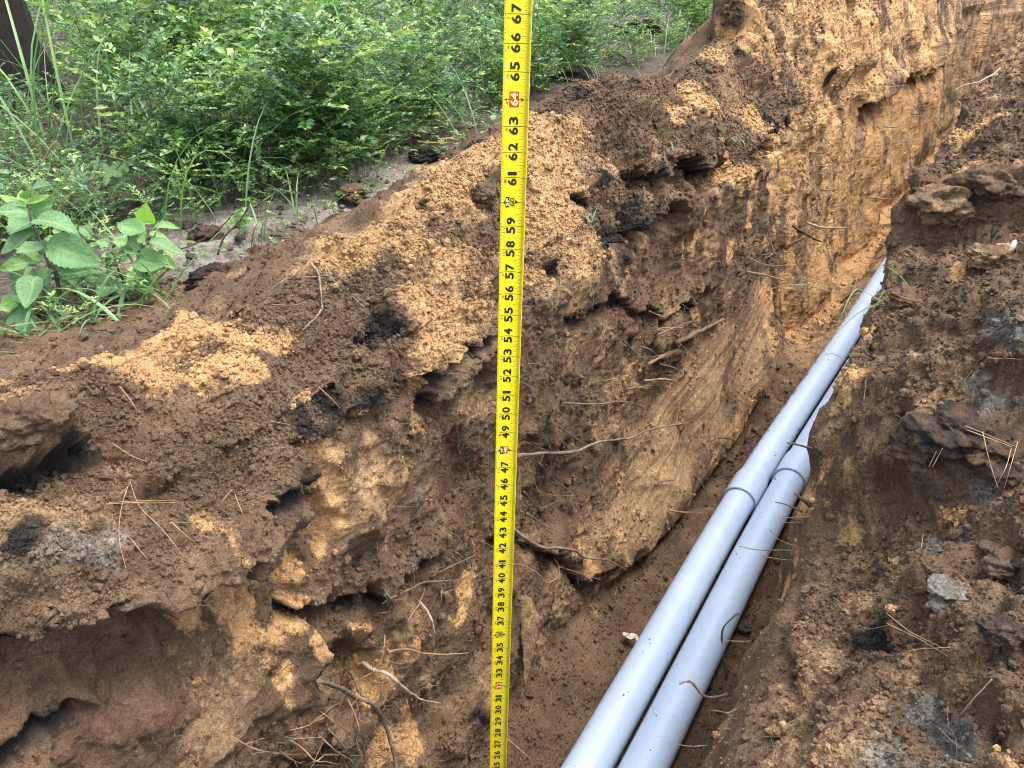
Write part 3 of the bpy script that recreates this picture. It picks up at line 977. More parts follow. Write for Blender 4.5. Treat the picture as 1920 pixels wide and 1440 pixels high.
# crumbs that fell on the pipes
def pipe_crumbs():
    g = np.random.default_rng(15)
    me = crumb_shape(2); S = np.array([v.co[:] for v in me.vertices]); T = np.array([list(p.vertices) for p in me.polygons])
    Vs, Fs = [], []
    for k in range(210):
        y = 0.6 + 4.8 * g.random() ** 1.2
        a = R(90) + g.normal() * 0.75
        dx = 0.0 if g.random() < 0.5 else 0.116
        r = min(0.007, math.exp(g.normal(math.log(0.0013), 0.6)))
        Vs.append(S * r + [bend(y) + dx + math.cos(a) * (PR + r * 0.3), y, rise(y) + math.sin(a) * (PR + r * 0.3)]); Fs.append(T + 12 * k)
    V = np.concatenate(Vs)
    z = np.zeros(len(V))
    tag(mesh_np('soil_crumbs', V, np.concatenate(Fs), M_SOIL, attrs={'sand': np.repeat((g.random(210) < 0.4) * 1.0, 12), 'black': z, 'grey': z, 'red': z, 'tan': z, 'rough': z + 1}), 'soil crumbs fallen on the two pipes', None, None, 'stuff')


pipe_crumbs()

# ------------------------------------------------------------------ tape measure
def tape_yellow():
    m, nt, b = new_mat('yellow_tape')
    tc = nd(nt, 'ShaderNodeTexCoord').outputs['Object']
    n = noise(nt, tc, 30, 4)
    c = ramp(nt, n, [(0.3, (0.84, 0.70, 0.012)), (0.7, (0.90, 0.76, 0.018))])
    n3 = noise(nt, tc, 9, 5, 0.7)
    c = mixc(nt, ramp(nt, n3, [(0.52, (0, 0, 0)), (0.72, (0.30, 0.30, 0.30))]), c, (0.50, 0.36, 0.10))
    n2 = noise(nt, tc, 500, 2, 0.6)
    c = mixc(nt, ramp(nt, n2, [(0.70, (0, 0, 0)), (0.78, (0.5, 0.5, 0.5))]), c, (0.35, 0.25, 0.05))
    nt.links.new(c, b.inputs['Base Color'])
    b.inputs['Roughness'].default_value = 0.42
    return m


M_YEL = tape_yellow()
M_BLK = flat_mat('black_print', (0.022, 0.019, 0.008), 0.5)
M_TICK = flat_mat('olive_tick_print', (0.13, 0.10, 0.006), 0.5)
M_RED = flat_mat('red_print', (0.52, 0.055, 0.02), 0.5)
M_PALE = flat_mat('pale_print', (0.90, 0.78, 0.30), 0.5)
INCH = 0.0254
TW = 0.0272                       # width of the blade laid flat
_top = on_plane(971.5, 26, 0, 0) if False else EYE + ray(971.5, 26) * 0.752
_low = EYE + ray(933.5, 1435) * (0.752 * 1.666)
AXIS = (_low - _top) / 42.0       # one inch down the blade
AXU = AXIS / np.linalg.norm(AXIS)
TSTEP = np.linalg.norm(AXIS)
_side = RT - AXU * (RT @ AXU); _side /= np.linalg.norm(_side)
_front = np.cross(_side, AXU)
if _front @ FW > 0: _front = -_front
CURV = 0.021                      # radius of the blade's hollow front


def blade(u, mark, lift=0.0):
    """u: -0.5..0.5 across the blade, mark in inches; the hollow side faces the camera"""
    a = u * TW / CURV
    bow = 0.004 * math.sin((mark - 20) * 0.06)
    return _top + AXU * (67 - mark) * TSTEP + _side * (math.sin(a) * (CURV - lift)) + _front * ((1 - math.cos(a)) * CURV + lift * math.cos(a) + bow * 0.4)


tape = empty('tape_measure', tuple(blade(0, 4.2)))
tag(tape, 'yellow steel tape measure blade standing upright in front of the trench wall', 'tape measure')
TO = np.array(tape.location)


def tape_part(name, bm, mat):
    for v in bm.verts: v.co = v.co - Vector(TO)
    return mesh_bm(name, bm, mat, tape, True)


bm = bmesh.new()
grid = []
us = np.linspace(-0.5, 0.5, 13)
for mk in np.arange(4.2, 74.01, 0.5):
    grid.append([bm.verts.new(blade(u, mk)) for u in us] + [bm.verts.new(blade(u, mk, -0.0006)) for u in us])
n = len(us)
for a, b in zip(grid[:-1], grid[1:]):
    for k in range(n - 1):
        bm.faces.new((a[k], a[k + 1], b[k + 1], b[k]))
        bm.faces.new((a[n + k + 1], a[n + k], b[n + k], b[n + k + 1]))
    bm.faces.new((a[0], b[0], b[n], a[n])); bm.faces.new((a[n - 1], a[2 * n - 1], b[2 * n - 1], b[n - 1]))
tape_part('blade', bm, M_YEL)


def strip(bm, u0, u1, mark, half, lift=0.00025):
    us2 = np.linspace(u0, u1, max(2, int(abs(u1 - u0) * 14) + 2))
    lo = [bm.verts.new(blade(u, mark - half, lift)) for u in us2]
    hi = [bm.verts.new(blade(u, mark + half, lift)) for u in us2]
    for k in range(len(us2) - 1):
        bm.faces.new((lo[k], lo[k + 1], hi[k + 1], hi[k]))


for i in range(20, 73):
    bm = bmesh.new()
    strip(bm, -0.5, 0.5, i, 0.011)
    tape_part('inch_line', bm, M_BLK)
bm = bmesh.new()
for i in range(20, 73):
    for k in range(1, 32):
        f = k / 32
        if k % 2 == 0:
            L = {16: 0.13, 8: 0.10, 24: 0.10}.get(k, 0.075 if k % 4 == 0 else 0.055)
            strip(bm, -0.5, -0.5 + L * 1.25, i + f, 0.006)
        L = 0.40 if k == 16 else 0.31 if k in (8, 24) else 0.25 if k % 4 == 0 else 0.20 if k % 2 == 0 else 0.14
        strip(bm, 0.5 - L, 0.5, i + f, 0.006)
tag(tape_part('tick_marks', bm, M_TICK), kind='stuff')

_font_cache = {}


def glyph(txt, bold):
    key = (txt, bold)
    if key not in _font_cache:
        cu = bpy.data.curves.new('glyph', 'FONT')
        cu.body = txt
        cu.size = 1.0
        cu.offset = bold
        cu.resolution_u = 3
        ob = bpy.data.objects.new('glyph', cu)
        COL.objects.link(ob)
        dg = bpy.context.evaluated_depsgraph_get()
        me = bpy.data.meshes.new_from_object(ob.evaluated_get(dg))
        V = np.array([v.co[:2] for v in me.vertices]); F = [tuple(p.vertices) for p in me.polygons]
        bpy.data.objects.remove(ob); bpy.data.curves.remove(cu); bpy.data.meshes.remove(me)
        V = V - V.min(0); ext = V.max(0); V = V / ext
        _font_cache[key] = (V, F)
    return _font_cache[key]


def put(bm, txt, u0, u1, m0, m1, bold=0.035, lift=0.00030):
    """lettering that reads up the blade: its foot at u1, its head at u0, from mark m0 up to m1"""
    V, F = glyph(txt, bold)
    vs = [bm.verts.new(blade(u1 + (u0 - u1) * y, m0 + (m1 - m0) * x, lift)) for x, y in V]
    for f in F:
        try: bm.faces.new([vs[k] for k in f])
        except ValueError: pass


def quad(bm, u0, u1, m0, m1, lift):
    us2 = np.linspace(u0, u1, 6)
    lo = [bm.verts.new(blade(u, m0, lift)) for u in us2]; hi = [bm.verts.new(blade(u, m1, lift)) for u in us2]
    for k in range(5): bm.faces.new((lo[k], lo[k + 1], hi[k + 1], hi[k]))


def tri(bm, pts, lift=0.0003):
    bm.faces.new([bm.verts.new(blade(u, m, lift)) for u, m in pts])


for i in range(20, 73):
    blk, red, pale, rbox, bbox = (bmesh.new() for _ in range(5))
    foot, rem = divmod(i, 12)
    if rem == 0:
        quad(bbox, -0.30, -0.155, i - 0.22, i + 0.22, 0.00028)
        put(pale, f'{foot}F', -0.275, -0.175, i - 0.16, i + 0.16, 0.03, 0.00045)
        if i % 16 == 0:
            quad(rbox, -0.145, 0.06, i - 0.2, i + 0.2, 0.00028)
            put(pale, str(i), -0.11, 0.03, i - 0.165, i + 0.165, 0.03, 0.00045)
        else:
            put(blk, str(i), -0.125, 0.045, i - 0.17, i + 0.17, 0.012)
            for a, b in ((-0.145, -0.138), (0.06, 0.067)): quad(blk, a, b, i - 0.21, i + 0.21, 0.00028)
            for a, b in ((-0.215, -0.205), (0.205, 0.215)): quad(blk, -0.145, 0.067, i + a, i + b, 0.00029)
        tri(blk, [(0.21, i), (0.085, i - 0.09), (0.085, i + 0.09)])
        tri(blk, [(-0.40, i), (-0.315, i - 0.09), (-0.315, i + 0.09)])
    elif i % 16 == 0:
        quad(rbox, -0.245, 0.115, i - 0.29, i + 0.29, 0.00028)
        put(pale, str(i), -0.205, 0.085, i - 0.235, i + 0.245, 0.03, 0.00045)
        tri(blk, [(0.32, i), (0.20, i - 0.07), (0.20, i + 0.07)])
        tri(blk, [(-0.42, i), (-0.34, i - 0.06), (-0.34, i + 0.06)])
        put(red, str(rem), -0.37, -0.27, i - 0.2, i - 0.07, 0.008)
    else:
        t, o_ = str(i)[0], str(i)[1]
        put(blk, t, -0.24, 0.115, i - 0.335, i - 0.035)
        if o_ == '1': put(blk, o_, -0.24, 0.115, i + 0.09, i + 0.235, 0.012)
        else: put(blk, o_, -0.24, 0.115, i + 0.06, i + 0.36)
        put(red, str(rem), -0.375, -0.275, i - (0.20 if rem < 10 else 0.27), i - 0.07, 0.008)
    for nm, q, m_ in (('inch_number', blk, M_BLK), ('foot_number', red, M_RED), ('red_box', rbox, M_RED), ('black_box', bbox, M_BLK), ('boxed_number', pale, M_PALE)):
        if len(q.faces): tape_part(nm, q, m_)
        else: q.free()
bm = bmesh.new()
_e = [blade(-0.42, 4.2, 0.0006), blade(0.42, 4.2, 0.0006), blade(0.42, 5.3, 0.0006), blade(-0.42, 5.3, 0.0006)]
_e2 = [p - _front * 0.003 for p in _e]
vs = [bm.verts.new(p) for p in _e + _e2]
for f in ((0, 1, 2, 3), (7, 6, 5, 4), (0, 4, 5, 1), (1, 5, 6, 2), (2, 6, 7, 3), (3, 7, 4, 0)): bm.faces.new([vs[k] for k in f])
tape_part('end_hook', bm, flat_mat('zinc', (0.4, 0.4, 0.4), 0.4, 0.5))
# ------------------------------------------------------------------ ground beyond the spoil bank
def ground_material():
    m, nt, b = new_mat('forest_ground')
    tc = nd(nt, 'ShaderNodeTexCoord').outputs['Object']
    n1, n2, n3 = noise(nt, tc, 2.2, 5, 0.6), noise(nt, tc, 28, 5, 0.7), noise(nt, tc, 240, 3, 0.7)
    c = ramp(nt, n2, [(0.3, (0.030, 0.022, 0.016)), (0.5, (0.075, 0.055, 0.040)), (0.7, (0.16, 0.12, 0.085))])
    pale = ramp(nt, n2, [(0.32, (0.15, 0.122, 0.105)), (0.5, (0.29, 0.245, 0.215)), (0.7, (0.42, 0.37, 0.33))])
    c = mixc(nt, attr(nt, 'bare'), c, pale)
    c = mixc(nt, 0.8, c, ramp(nt, n3, [(0.3, (0.6,) * 3), (0.5, (1,) * 3), (0.7, (1.4,) * 3)]), 'MULTIPLY')
    nt.links.new(c, b.inputs['Base Color'])
    b.inputs['Roughness'].default_value = 0.95
    bump = nd(nt, 'ShaderNodeBump'); bump.inputs['Distance'].default_value = 1.0
    nt.links.new(mth(nt, 'ADD', mth(nt, 'MULTIPLY', n2, 0.06), mth(nt, 'MULTIPLY', n3, 0.012)), bump.inputs['Height'])
    nt.links.new(bump.outputs[0], b.inputs['Normal'])
    return m


M_GROUND = ground_material()


def ground_z(x, y):
    P = np.stack([np.asarray(x, float).ravel(), np.asarray(y, float).ravel(), np.zeros(np.size(x))], 1)
    return 1.085 + 0.035 * perlin(P, 0.8, 200) + 0.012 * perlin(P, 0.2, 201) + 0.004 * perlin(P, 0.05, 202)


def build_ground():
    xs = np.concatenate([-1.45 - np.cumsum(np.concatenate([[0], np.full(110, 0.018), np.geomspace(0.02, 14, 90)])), ])[::-1]
    ys = np.concatenate([np.linspace(-60, -1, 30), np.linspace(-0.9, 4, 240), 4 + np.cumsum(np.geomspace(0.03, 9, 80))])
    X, Y = np.meshgrid(xs, ys)
    Z = ground_z(X, Y).reshape(X.shape)
    Z -= 0.05 * sstep(-1.75, -1.5, X)
    V = np.stack([X, Y, Z], -1).reshape(-1, 3)
    n = len(xs)
    r, c = np.meshgrid(np.arange(len(ys) - 1), np.arange(n - 1), indexing='ij')
    a = (r * n + c).ravel()
    F = np.stack([a, a + 1, a + n + 1, a + n], 1)
    bare = sstep(1.0, 0.45, np.hypot((V[:, 0] + 1.80) / 0.55, (V[:, 1] - 1.65) / 0.95)) * sstep(-0.55, 0.0, fbm(V * [1, 1, 0], 0.22, 3, seed=210) + 0.1)
    tag(mesh_np('ground', V, F, M_GROUND, attrs={'bare': bare}), kind='structure')
    # the ground on the other side and behind the camera
    bm = bmesh.new()
    for x0, x1, y0, y1 in ((3.4, 120, -60, 150), (-1.5, 3.5, -60, -1.15), (-1.5, 3.5, 16.9, 150)):
        bm.faces.new([bm.verts.new((x, y, 1.06)) for x, y in ((x0, y0), (x1, y0), (x1, y1), (x0, y1))])
    tag(mesh_bm('ground', bm, M_GROUND), kind='structure')


build_ground()


# ------------------------------------------------------------------ leaves
def leaf_material(name, cols, gloss=0.38, trans=0.35):
    m, nt, b = new_mat(name)
    t = attr(nt, 'tint')
    tc = nd(nt, 'ShaderNodeTexCoord').outputs['Object']
    c = ramp(nt, t, cols)
    c = mixc(nt, 0.6, c, ramp(nt, noise(nt, tc, 70, 3), [(0.3, (0.75,) * 3), (0.7, (1.25,) * 3)]), 'MULTIPLY')
    nt.links.new(c, b.inputs['Base Color'])
    b.inputs['Roughness'].default_value = gloss
    b.inputs['Specular IOR Level'].default_value = 0.5
    tr = nd(nt, 'ShaderNodeBsdfTranslucent')
    nt.links.new(mixc(nt, 1.0, c, (1.1, 1.35, 0.6), 'MULTIPLY'), tr.inputs['Color'])
    ms = nd(nt, 'ShaderNodeMixShader'); ms.inputs[0].default_value = trans
    nt.links.new(b.outputs[0], ms.inputs[1]); nt.links.new(tr.outputs[0], ms.inputs[2])
    nt.links.new(ms.outputs[0], nt.nodes['Material Output'].inputs['Surface'])
    return m


M_LEAF = leaf_material('small_leaf', [(0.0, (0.10, 0.060, 0.025)), (0.06, (0.030, 0.062, 0.026)), (0.36, (0.042, 0.104, 0.040)), (0.72, (0.088, 0.188, 0.064)), (0.97, (0.25, 0.33, 0.10))], 0.36, 0.3)
def add_veins(m):
    """pale veins from each broad leaf's own vein attribute"""
    nt = m.node_tree
    b = nt.nodes['Principled BSDF']
    src = b.inputs['Base Color'].links[0].from_socket
    c = mixc(nt, attr(nt, 'vein'), src, (0.24, 0.36, 0.15))
    tc = nd(nt, 'ShaderNodeTexCoord').outputs['Object']
    c = mixc(nt, ramp(nt, noise(nt, tc, 220, 2), [(0.66, (0, 0, 0)), (0.74, (0.7, 0.7, 0.7))]), c, (0.16, 0.14, 0.06))
    nt.links.new(c, b.inputs['Base Color'])
    bump = nd(nt, 'ShaderNodeBump'); bump.inputs['Distance'].default_value = 0.004
    nt.links.new(noise(nt, tc, 160, 3), bump.inputs['Height']); nt.links.new(bump.outputs[0], b.inputs['Normal'])


M_BIGLEAF = leaf_material('broad_leaf', [(0.0, (0.065, 0.150, 0.060)), (0.5, (0.120, 0.245, 0.095)), (1.0, (0.25, 0.42, 0.08))], 0.5, 0.3)
add_veins(M_BIGLEAF)
M_GRASS = leaf_material('grass_blade', [(0.0, (0.16, 0.12, 0.05)), (0.15, (0.06, 0.13, 0.045)), (0.6, (0.10, 0.20, 0.075)), (1.0, (0.20, 0.31, 0.11))], 0.45, 0.3)
M_STEM = flat_mat('green_brown_stem', (0.07, 0.075, 0.035), 0.7, 0.3)
M_TWIG = flat_mat('dead_twig', (0.17, 0.135, 0.105), 0.85, 0.2)
M_DARKSTEM = flat_mat('dark_stem', (0.055, 0.042, 0.034), 0.8, 0.25)


def frame(d, roll, g=None):
    d = d / (np.linalg.norm(d) + 1e-9)
    a = np.cross(d, [0, 0, 1.0])
    if np.linalg.norm(a) < 1e-3: a = np.array([1.0, 0, 0])
    a /= np.linalg.norm(a)
    n = np.cross(a, d)
    return d, a * math.cos(roll) + n * math.sin(roll), -a * math.sin(roll) + n * math.cos(roll)


def leaflet(base, d, length, width, roll, fold=0.25, droop=0.15):
    """a small leaf: six corners, four triangles, folded along the midrib"""
    d, a, n = frame(d, roll)
    m = base + d * length * 0.48 - n * length * droop * 0.2
    t = base + d * length - n * length * droop
    l = m + a * width * 0.5 + n * width * fold
    r = m - a * width * 0.5 + n * width * fold
    return np.array([base, l, m, r, t]), [(0, 2, 1), (0, 3, 2), (1, 2, 4), (2, 3, 4)]


def sprig(seed, height=0.36, n_side=7, leaf=0.022):
    """a bushy stem with side twigs set with small oval leaves: arrays of vertices, triangles and tints"""
    g = np.random.default_rng(seed)
    V, F, T = [], [], []
    off = 0

    def add(v, f, t):
        nonlocal off
        V.append(v); F.extend([(a + off, b + off, c + off) for a, b, c in f]); T.extend([t] * len(v)); off += len(v)

    def twig(a, b, w, t):
        d = b - a
        s = np.cross(d, [0.3, 0.5, 0.9]); s = s / (np.linalg.norm(s) + 1e-9) * w
        add(np.array([a - s, a + s, b]), [(0, 1, 2)], t)
    lean = g.uniform(-0.35, 0.35, 2)
    main = [np.zeros(3)]
    for i in range(6):
        main.append(main[-1] + np.array([lean[0] * (0.3 + i * 0.16), lean[1] * (0.3 + i * 0.16), 1.0]) * height / 6 + g.normal(size=3) * 0.008)
    for a, b in zip(main[:-1], main[1:]): twig(a, b, 0.0018, 0.02)
    for k in range(n_side):
        s = g.uniform(0.25, 1.0) * 5.99
        i = int(s); p = main[i] + (main[i + 1] - main[i]) * (s - i)
        az = g.uniform(0, 6.28); el = g.uniform(0.0, 0.9)
        d = np.array([math.cos(az) * math.cos(el), math.sin(az) * math.cos(el), math.sin(el)])
        L = height * g.uniform(0.25, 0.55)
        q = p + d * L; q[2] -= L * 0.15
        twig(p, q, 0.0011, 0.03)
        m = int(L / (leaf * 0.55))
        base_t = np.clip(g.normal(0.5, 0.16), 0.12, 0.9)
        for j in range(m):
            w = (j + 0.7) / m
            c = p + (q - p) * w
            for sgn in (-1, 1):
                dd = d * 0.55 + sgn * np.cross(d, [0, 0, 1.0]) + np.array([0, 0, g.uniform(-0.1, 0.45)])
                ll = leaf * g.uniform(0.65, 1.25) * (1 - 0.35 * abs(w - 0.45))
                tt = np.clip(base_t + g.normal(0, 0.1) + 0.18 * (w > 0.8), 0.09, 0.99)
                if g.random() < 0.02: tt = 0.99
                v, f = leaflet(c, dd, ll, ll * g.uniform(0.42, 0.56), g.normal(0, 0.5))
                add(v, f, tt)
        v, f = leaflet(q, d, leaf * 1.1, leaf * 0.5, g.normal(0, 0.4)); add(v, f, min(0.99, base_t + 0.25))
    return np.concatenate(V), np.array(F), np.array(T)


def place(templates, spots, g, dark=None):
    """spots: (x, y, z, scale); returns joined arrays of turned copies"""
    Vs, Fs, Ts, off = [], [], [], 0
    for x, y, z, sc in spots:
        V, F, T = templates[g.integers(len(templates))]
        a = g.uniform(0, 6.28)
        c, s = math.cos(a), math.sin(a)
        M = np.array([[c, -s, 0], [s, c, 0], [0, 0, 1]]) * sc
        Vs.append(V @ M.T + [x, y, z]); Fs.append(F + off)
        Ts.append(np.where(T < 0.05, T, np.clip(T + g.normal(0.03, 0.15), 0.08, 1))); off += len(V)
    return np.concatenate(Vs), np.concatenate(Fs), np.concatenate(Ts)


def undergrowth():
    g = np.random.default_rng(21)
    temps = [sprig(i, g.uniform(0.26, 0.50), g.integers(5, 9), g.uniform(0.022, 0.037)) for i in range(12)] + [sprig(40 + i, g.uniform(0.3, 0.45), 5, g.uniform(0.036, 0.050)) for i in range(3)]
    spots = []
    # front edge of the growth, as it stands on the ground
    edge = [(0, 470), (150, 455), (300, 405), (420, 385), (560, 372), (640, 345), (720, 285), (800, 262), (900, 215), (1000, 180), (1120, 150), (1240, 112), (1350, 66)]
    E = np.array([on_plane(a, b, 2, 1.09) for a, b in edge])
    er = np.hypot(E[:, 0], E[:, 1])
    tries = 0
    # seedlings that spill over the front edge
    for _ in range(260):
        px = g.uniform(-150, 1380)
        r0 = np.interp(px, [a for a, _ in edge], er)
        r = r0 - 0.20 + 0.5 * g.random()
        d = FW + RT * ((px - 960) / 1497 * 0.88)
        x, y = d[:2] / np.linalg.norm(d[:2]) * r
        if x < -1.62: spots.append((x, y, float(ground_z(x, y)[0]), g.uniform(0.22, 0.55)))
    while len(spots) < 2250 and tries < 60000:
        tries += 1
        px = g.uniform(-260, 1460) if g.random() < 0.78 else g.uniform(-900, 1900)
        r0 = np.interp(px, [a for a, _ in edge], er)
        r = r0 + 0.03 + (11.0 - r0) * g.random() ** 2.6
        d = FW + RT * ((px - 960) / 1497 * 0.88)
        x, y = d[:2] / np.linalg.norm(d[:2]) * r
        if x > -1.55 + 0.05 * max(0, y - 3) or x < -11: continue
        hum = float(fbm(np.array([[x, y, 0.0]]), 0.9, 2, seed=230)[0])
        if hum < -0.40 and r - r0 < 2.0: continue
        if float(perlin(np.array([[x, y, 0.0]]), 0.38, 235)[0]) < -0.30: continue
        dist = r - r0
        sc = 0.72 + 0.5 * max(-0.3, hum) + 0.30 * sstep(0, 1.2, dist) + 0.25 * sstep(1.5, 4, dist)
        if px < 110 and r < 6.2: sc *= 0.42                      # low growth in front of the dark trunk
        spots.append((x, y, float(ground_z(x, y)[0]) + max(0, hum) * 0.12 * sstep(0, 0.8, dist), sc * g.uniform(0.75, 1.2)))
    V, F, T = place(temps, spots, g)
    o = mesh_np('undergrowth', V, F, M_LEAF, attrs={'tint': T}, smooth=False)
    tag(o, 'dense low green undergrowth of small oval leaves behind the spoil bank', None, None, 'stuff')
    print('undergrowth tris', len(F), len(spots))


undergrowth()
# ------------------------------------------------------------------ roots in the walls of the trench
def wood_mat(name, a, b_, rough=0.85):
    m, nt, b = new_mat(name)
    tc = nd(nt, 'ShaderNodeTexCoord').outputs['Object']
    n = noise(nt, tc, 130, 5, 0.7)
    n2 = noise(nt, tc, 30, 3, 0.6)
    c = ramp(nt, mth(nt, 'ADD', mth(nt, 'MULTIPLY', n, 0.6), mth(nt, 'MULTIPLY', n2, 0.4)), [(0.36, a), (0.64, b_)])
    nt.links.new(c, b.inputs['Base Color'])
    b.inputs['Roughness'].default_value = rough
    b.inputs['Specular IOR Level'].default_value = 0.2
    bump = nd(nt, 'ShaderNodeBump'); bump.inputs['Distance'].default_value = 0.002
    nt.links.new(n, bump.inputs['Height']); nt.links.new(bump.outputs[0], b.inputs['Normal'])
    return m


M_ROOT = {'grey': wood_mat('grey_root', (0.065, 0.048, 0.034), (0.22, 0.175, 0.13)),
          'brown': wood_mat('brown_root', (0.075, 0.045, 0.030), (0.20, 0.135, 0.090)),
          'orange': wood_mat('orange_root', (0.17, 0.095, 0.05), (0.34, 0.22, 0.125)),
          'pale': wood_mat('pale_root', (0.20, 0.15, 0.105), (0.46, 0.39, 0.30)),
          'dark': wood_mat('dark_root', (0.030, 0.022, 0.018), (0.11, 0.080, 0.060))}


def crop(ox, oy, sc):
    return lambda pts: [(ox + x / sc, oy + y / sc) for x, y in pts]


def on_soil(pts, lift, hold=None):
    """a line of the photograph laid on the soil: each point as deep as the soil there, less its lift;
    with hold, every point is as deep as that one (a root standing free of the soil)"""
    z = np.array([SEEN.point(px, py)[2] for px, py in pts])
    if hold is not None: z[:] = z[hold]
    else:
        zs = z.copy()
        for i in range(1, len(z) - 1): zs[i] = min(z[i], 0.25 * z[i - 1] + 0.5 * z[i] + 0.25 * z[i + 1])
        z = zs
    lf = np.interp(np.linspace(0, 1, len(pts)), np.linspace(0, 1, len(lift)), lift)
    return np.array([EYE + ray(px, py) * (d - l) for (px, py), d, l in zip(pts, z, lf)]), z


def root(pts, r0, r1, mat, label, group=None, lift=(0.0, 0.012, 0.02), hold=None, name='root', side_hairs=0, seed=0, cat='root'):
    """r0, r1: thickness at its ends in photograph pixels"""
    P, z = on_soil(pts, lift, hold)
    n = max(8, 4 * len(P))
    Q = smooth_path(P, n)
    g = np.random.default_rng(seed + int(abs(pts[0][0]) * 7 + abs(pts[0][1])))
    sc = float(np.mean(z)) / 1497
    wob = np.cumsum(g.normal(size=(n, 3)), 0); wob -= np.linspace(0, 1, n)[:, None] * wob[-1]
    Q = Q + wob * r0 * sc * 0.16
    rad = np.linspace(r0, r1 * 0.8, n) * 0.86 * sc * (1 + 0.14 * g.normal(size=n))
    parts = [tube_arrays(Q - Q[0], rad, 7, seed, 0.07)]
    for k in range(side_hairs):
        i = g.integers(2, n - 1)
        d = g.normal(size=3); d[2] -= 0.5; d /= np.linalg.norm(d)
        L = g.uniform(0.02, 0.06)
        h = np.array([Q[i] + d * L * t + g.normal(size=3) * 0.004 * t for t in np.linspace(0, 1, 5)]) - Q[0]
        parts.append(tube_arrays(h, np.linspace(0.0009, 0.0004, 5) * max(1, sc * 1000), 4))
    V, F = join(parts)
    o = mesh_np(name, V, F, M_ROOT[mat])
    o.location = Q[0]
    tag(o, label, cat, group)
    return o


# labels that say where a small root is: the marks are points of the photograph
USED = set()


def say_where(pts, what, colour, marks, suffix=''):
    (x0, y0), (x1, y1) = pts[0], pts[-1]
    L = math.hypot(x1 - x0, y1 - y0)
    size = 'short' if L < 45 else 'long' if L > 95 else ''
    if len(pts) > 2:
        mx, my = pts[len(pts) // 2]
        off = abs((x1 - x0) * (my - y0) - (y1 - y0) * (mx - x0)) / (L + 1e-6)
        bent = 'bent' if off > 0.09 * L else ''
    else: bent = 'straight'
    if x1 < x0: x0, y0, x1, y1 = x1, y1, x0, y0
    sl = (y1 - y0) / (abs(x1 - x0) + 1e-6)
    way = 'lying level' if abs(sl) < 0.2 else 'pointing almost straight down' if abs(sl) > 2.5 else 'sloping down right' if sl > 0 else 'sloping up right'
    cx, cy = sum(p[0] for p in pts) / len(pts), sum(p[1] for p in pts) / len(pts)
    for d, mx, my, nm in sorted((math.hypot(cx - a, cy - b), a, b, c) for a, b, c in marks):
        rel = ('left of' if cx < mx else 'right of') if abs(cx - mx) > abs(cy - my) else ('above' if cy < my else 'below')
        near = 'just ' if d < 60 else ''
        t = ' '.join(w for w in (size, bent, colour, what, way, near + rel, nm) if w)
        if t not in USED:
            USED.add(t)
            return t
    return None


TAPE_MARKS = [(945, y, f'the {n} inch mark') for n, y in ((48, 842), (47, 874), (46, 906), (45, 937), (44, 968), (43, 998), (42, 1027), (41, 1056), (40, 1083), (52, 710), (54, 638), (56, 556))]
LOW_MARKS = [(735, 1420, 'the thickest grey root'), (760, 1285, 'the pale peeling root'), (800, 1224, 'the level orange root'), (640, 1440, 'the photo foot'), (700, 1250, 'the stout brown root')]
PIPE_MARKS = [(1500, 900, 'the right pipe socket'), (1280, 1215, 'the hooked brown root'), (1355, 1190, 'the forked root'), (1265, 1370, 'the curled dark root'), (1500, 960, 'the brown root by the socket')]
FAR_MARKS = [(1550, 420, 'the pale root end'), (1515, 437, 'the dark thick root'), (1435, 520, 'the low orange root'), (1665, 370, 'the spanning orange root'), (1490, 455, 'the tan stub'), (1675, 237, 'the pale root in the hollow'), (1835, 150, 'the bleached stalk'), (1870, 15, 'the upper right corner')]
STICK_MARKS = [(1300, 640, 'the flat brown stick'), (1242, 670, 'the tan root under the stick'), (1237, 714, 'the blunt orange root'), (1200, 840, 'the long grey root'), (1258, 690, 'the root beside the blunt one')]
LEFT_MARKS = [(245, 912, 'the needle crossing'), (330, 920, 'the black hollow'), (60, 780, 'the large clod'), (600, 1080, 'the main ledge'), (420, 950, 'the crumbled lip'), (660, 750, 'the black ledge')]
RIGHT_MARKS = [(1850, 840, 'the charcoal clod'), (1720, 1180, 'the long needle pair'), (1700, 1290, 'the grey clay'), (1560, 720, 'the yellow sand lip'), (1890, 670, 'the right photo edge')]


c7, c5, c6, c3 = crop(560, 1000, 3.2725), crop(560, 560, 1.6365), crop(1180, 560, 1.6365), crop(1300, 0, 2.3226)
cw = crop(1150, 600, 3.6)
root(c7([(120, 905), (260, 950), (350, 1000), (430, 1030), (500, 1120), (550, 1240), (590, 1360), (600, 1450)]), 4.6, 6.0, 'grey', 'thickest grey root curving down the wall at the foot of the photo', lift=(0, 0.03, 0.03, 0.02), side_hairs=5)
root(c7([(320, 840), (352, 900), (380, 960), (425, 1015)]), 6.0, 4.6, 'brown', 'short stout brown root joining the thickest grey root from above', lift=(0.0, 0.03, 0.034))
root(c7([(390, 790), (480, 840), (560, 870), (620, 920), (700, 980), (770, 1020), (870, 1045)]), 5.2, 2.0, 'pale', 'pale peeling root slanting down right over the clay', lift=(0, 0.02, 0.02, 0.012), side_hairs=4)
root(c7([(550, 728), (650, 712), (760, 730), (890, 745), (960, 742), (1040, 732)]), 2.8, 1.4, 'orange', 'straight orange root lying level between clay and tape', lift=(0, 0.015, 0.025, 0.03))
root(c7([(735, 410), (790, 480), (825, 560), (830, 640), (820, 705)]), 3.2, 2.2, 'pale', 'whitish root arching down in front of grey soil', lift=(0.0, 0.014, 0.006))
root(c7([(775, 335), (740, 430), (680, 520), (665, 600), (672, 710)]), 1.5, 1.0, 'orange', 'thin crooked tan root hanging down above the orange root', lift=(0.0, 0.012, 0.012))
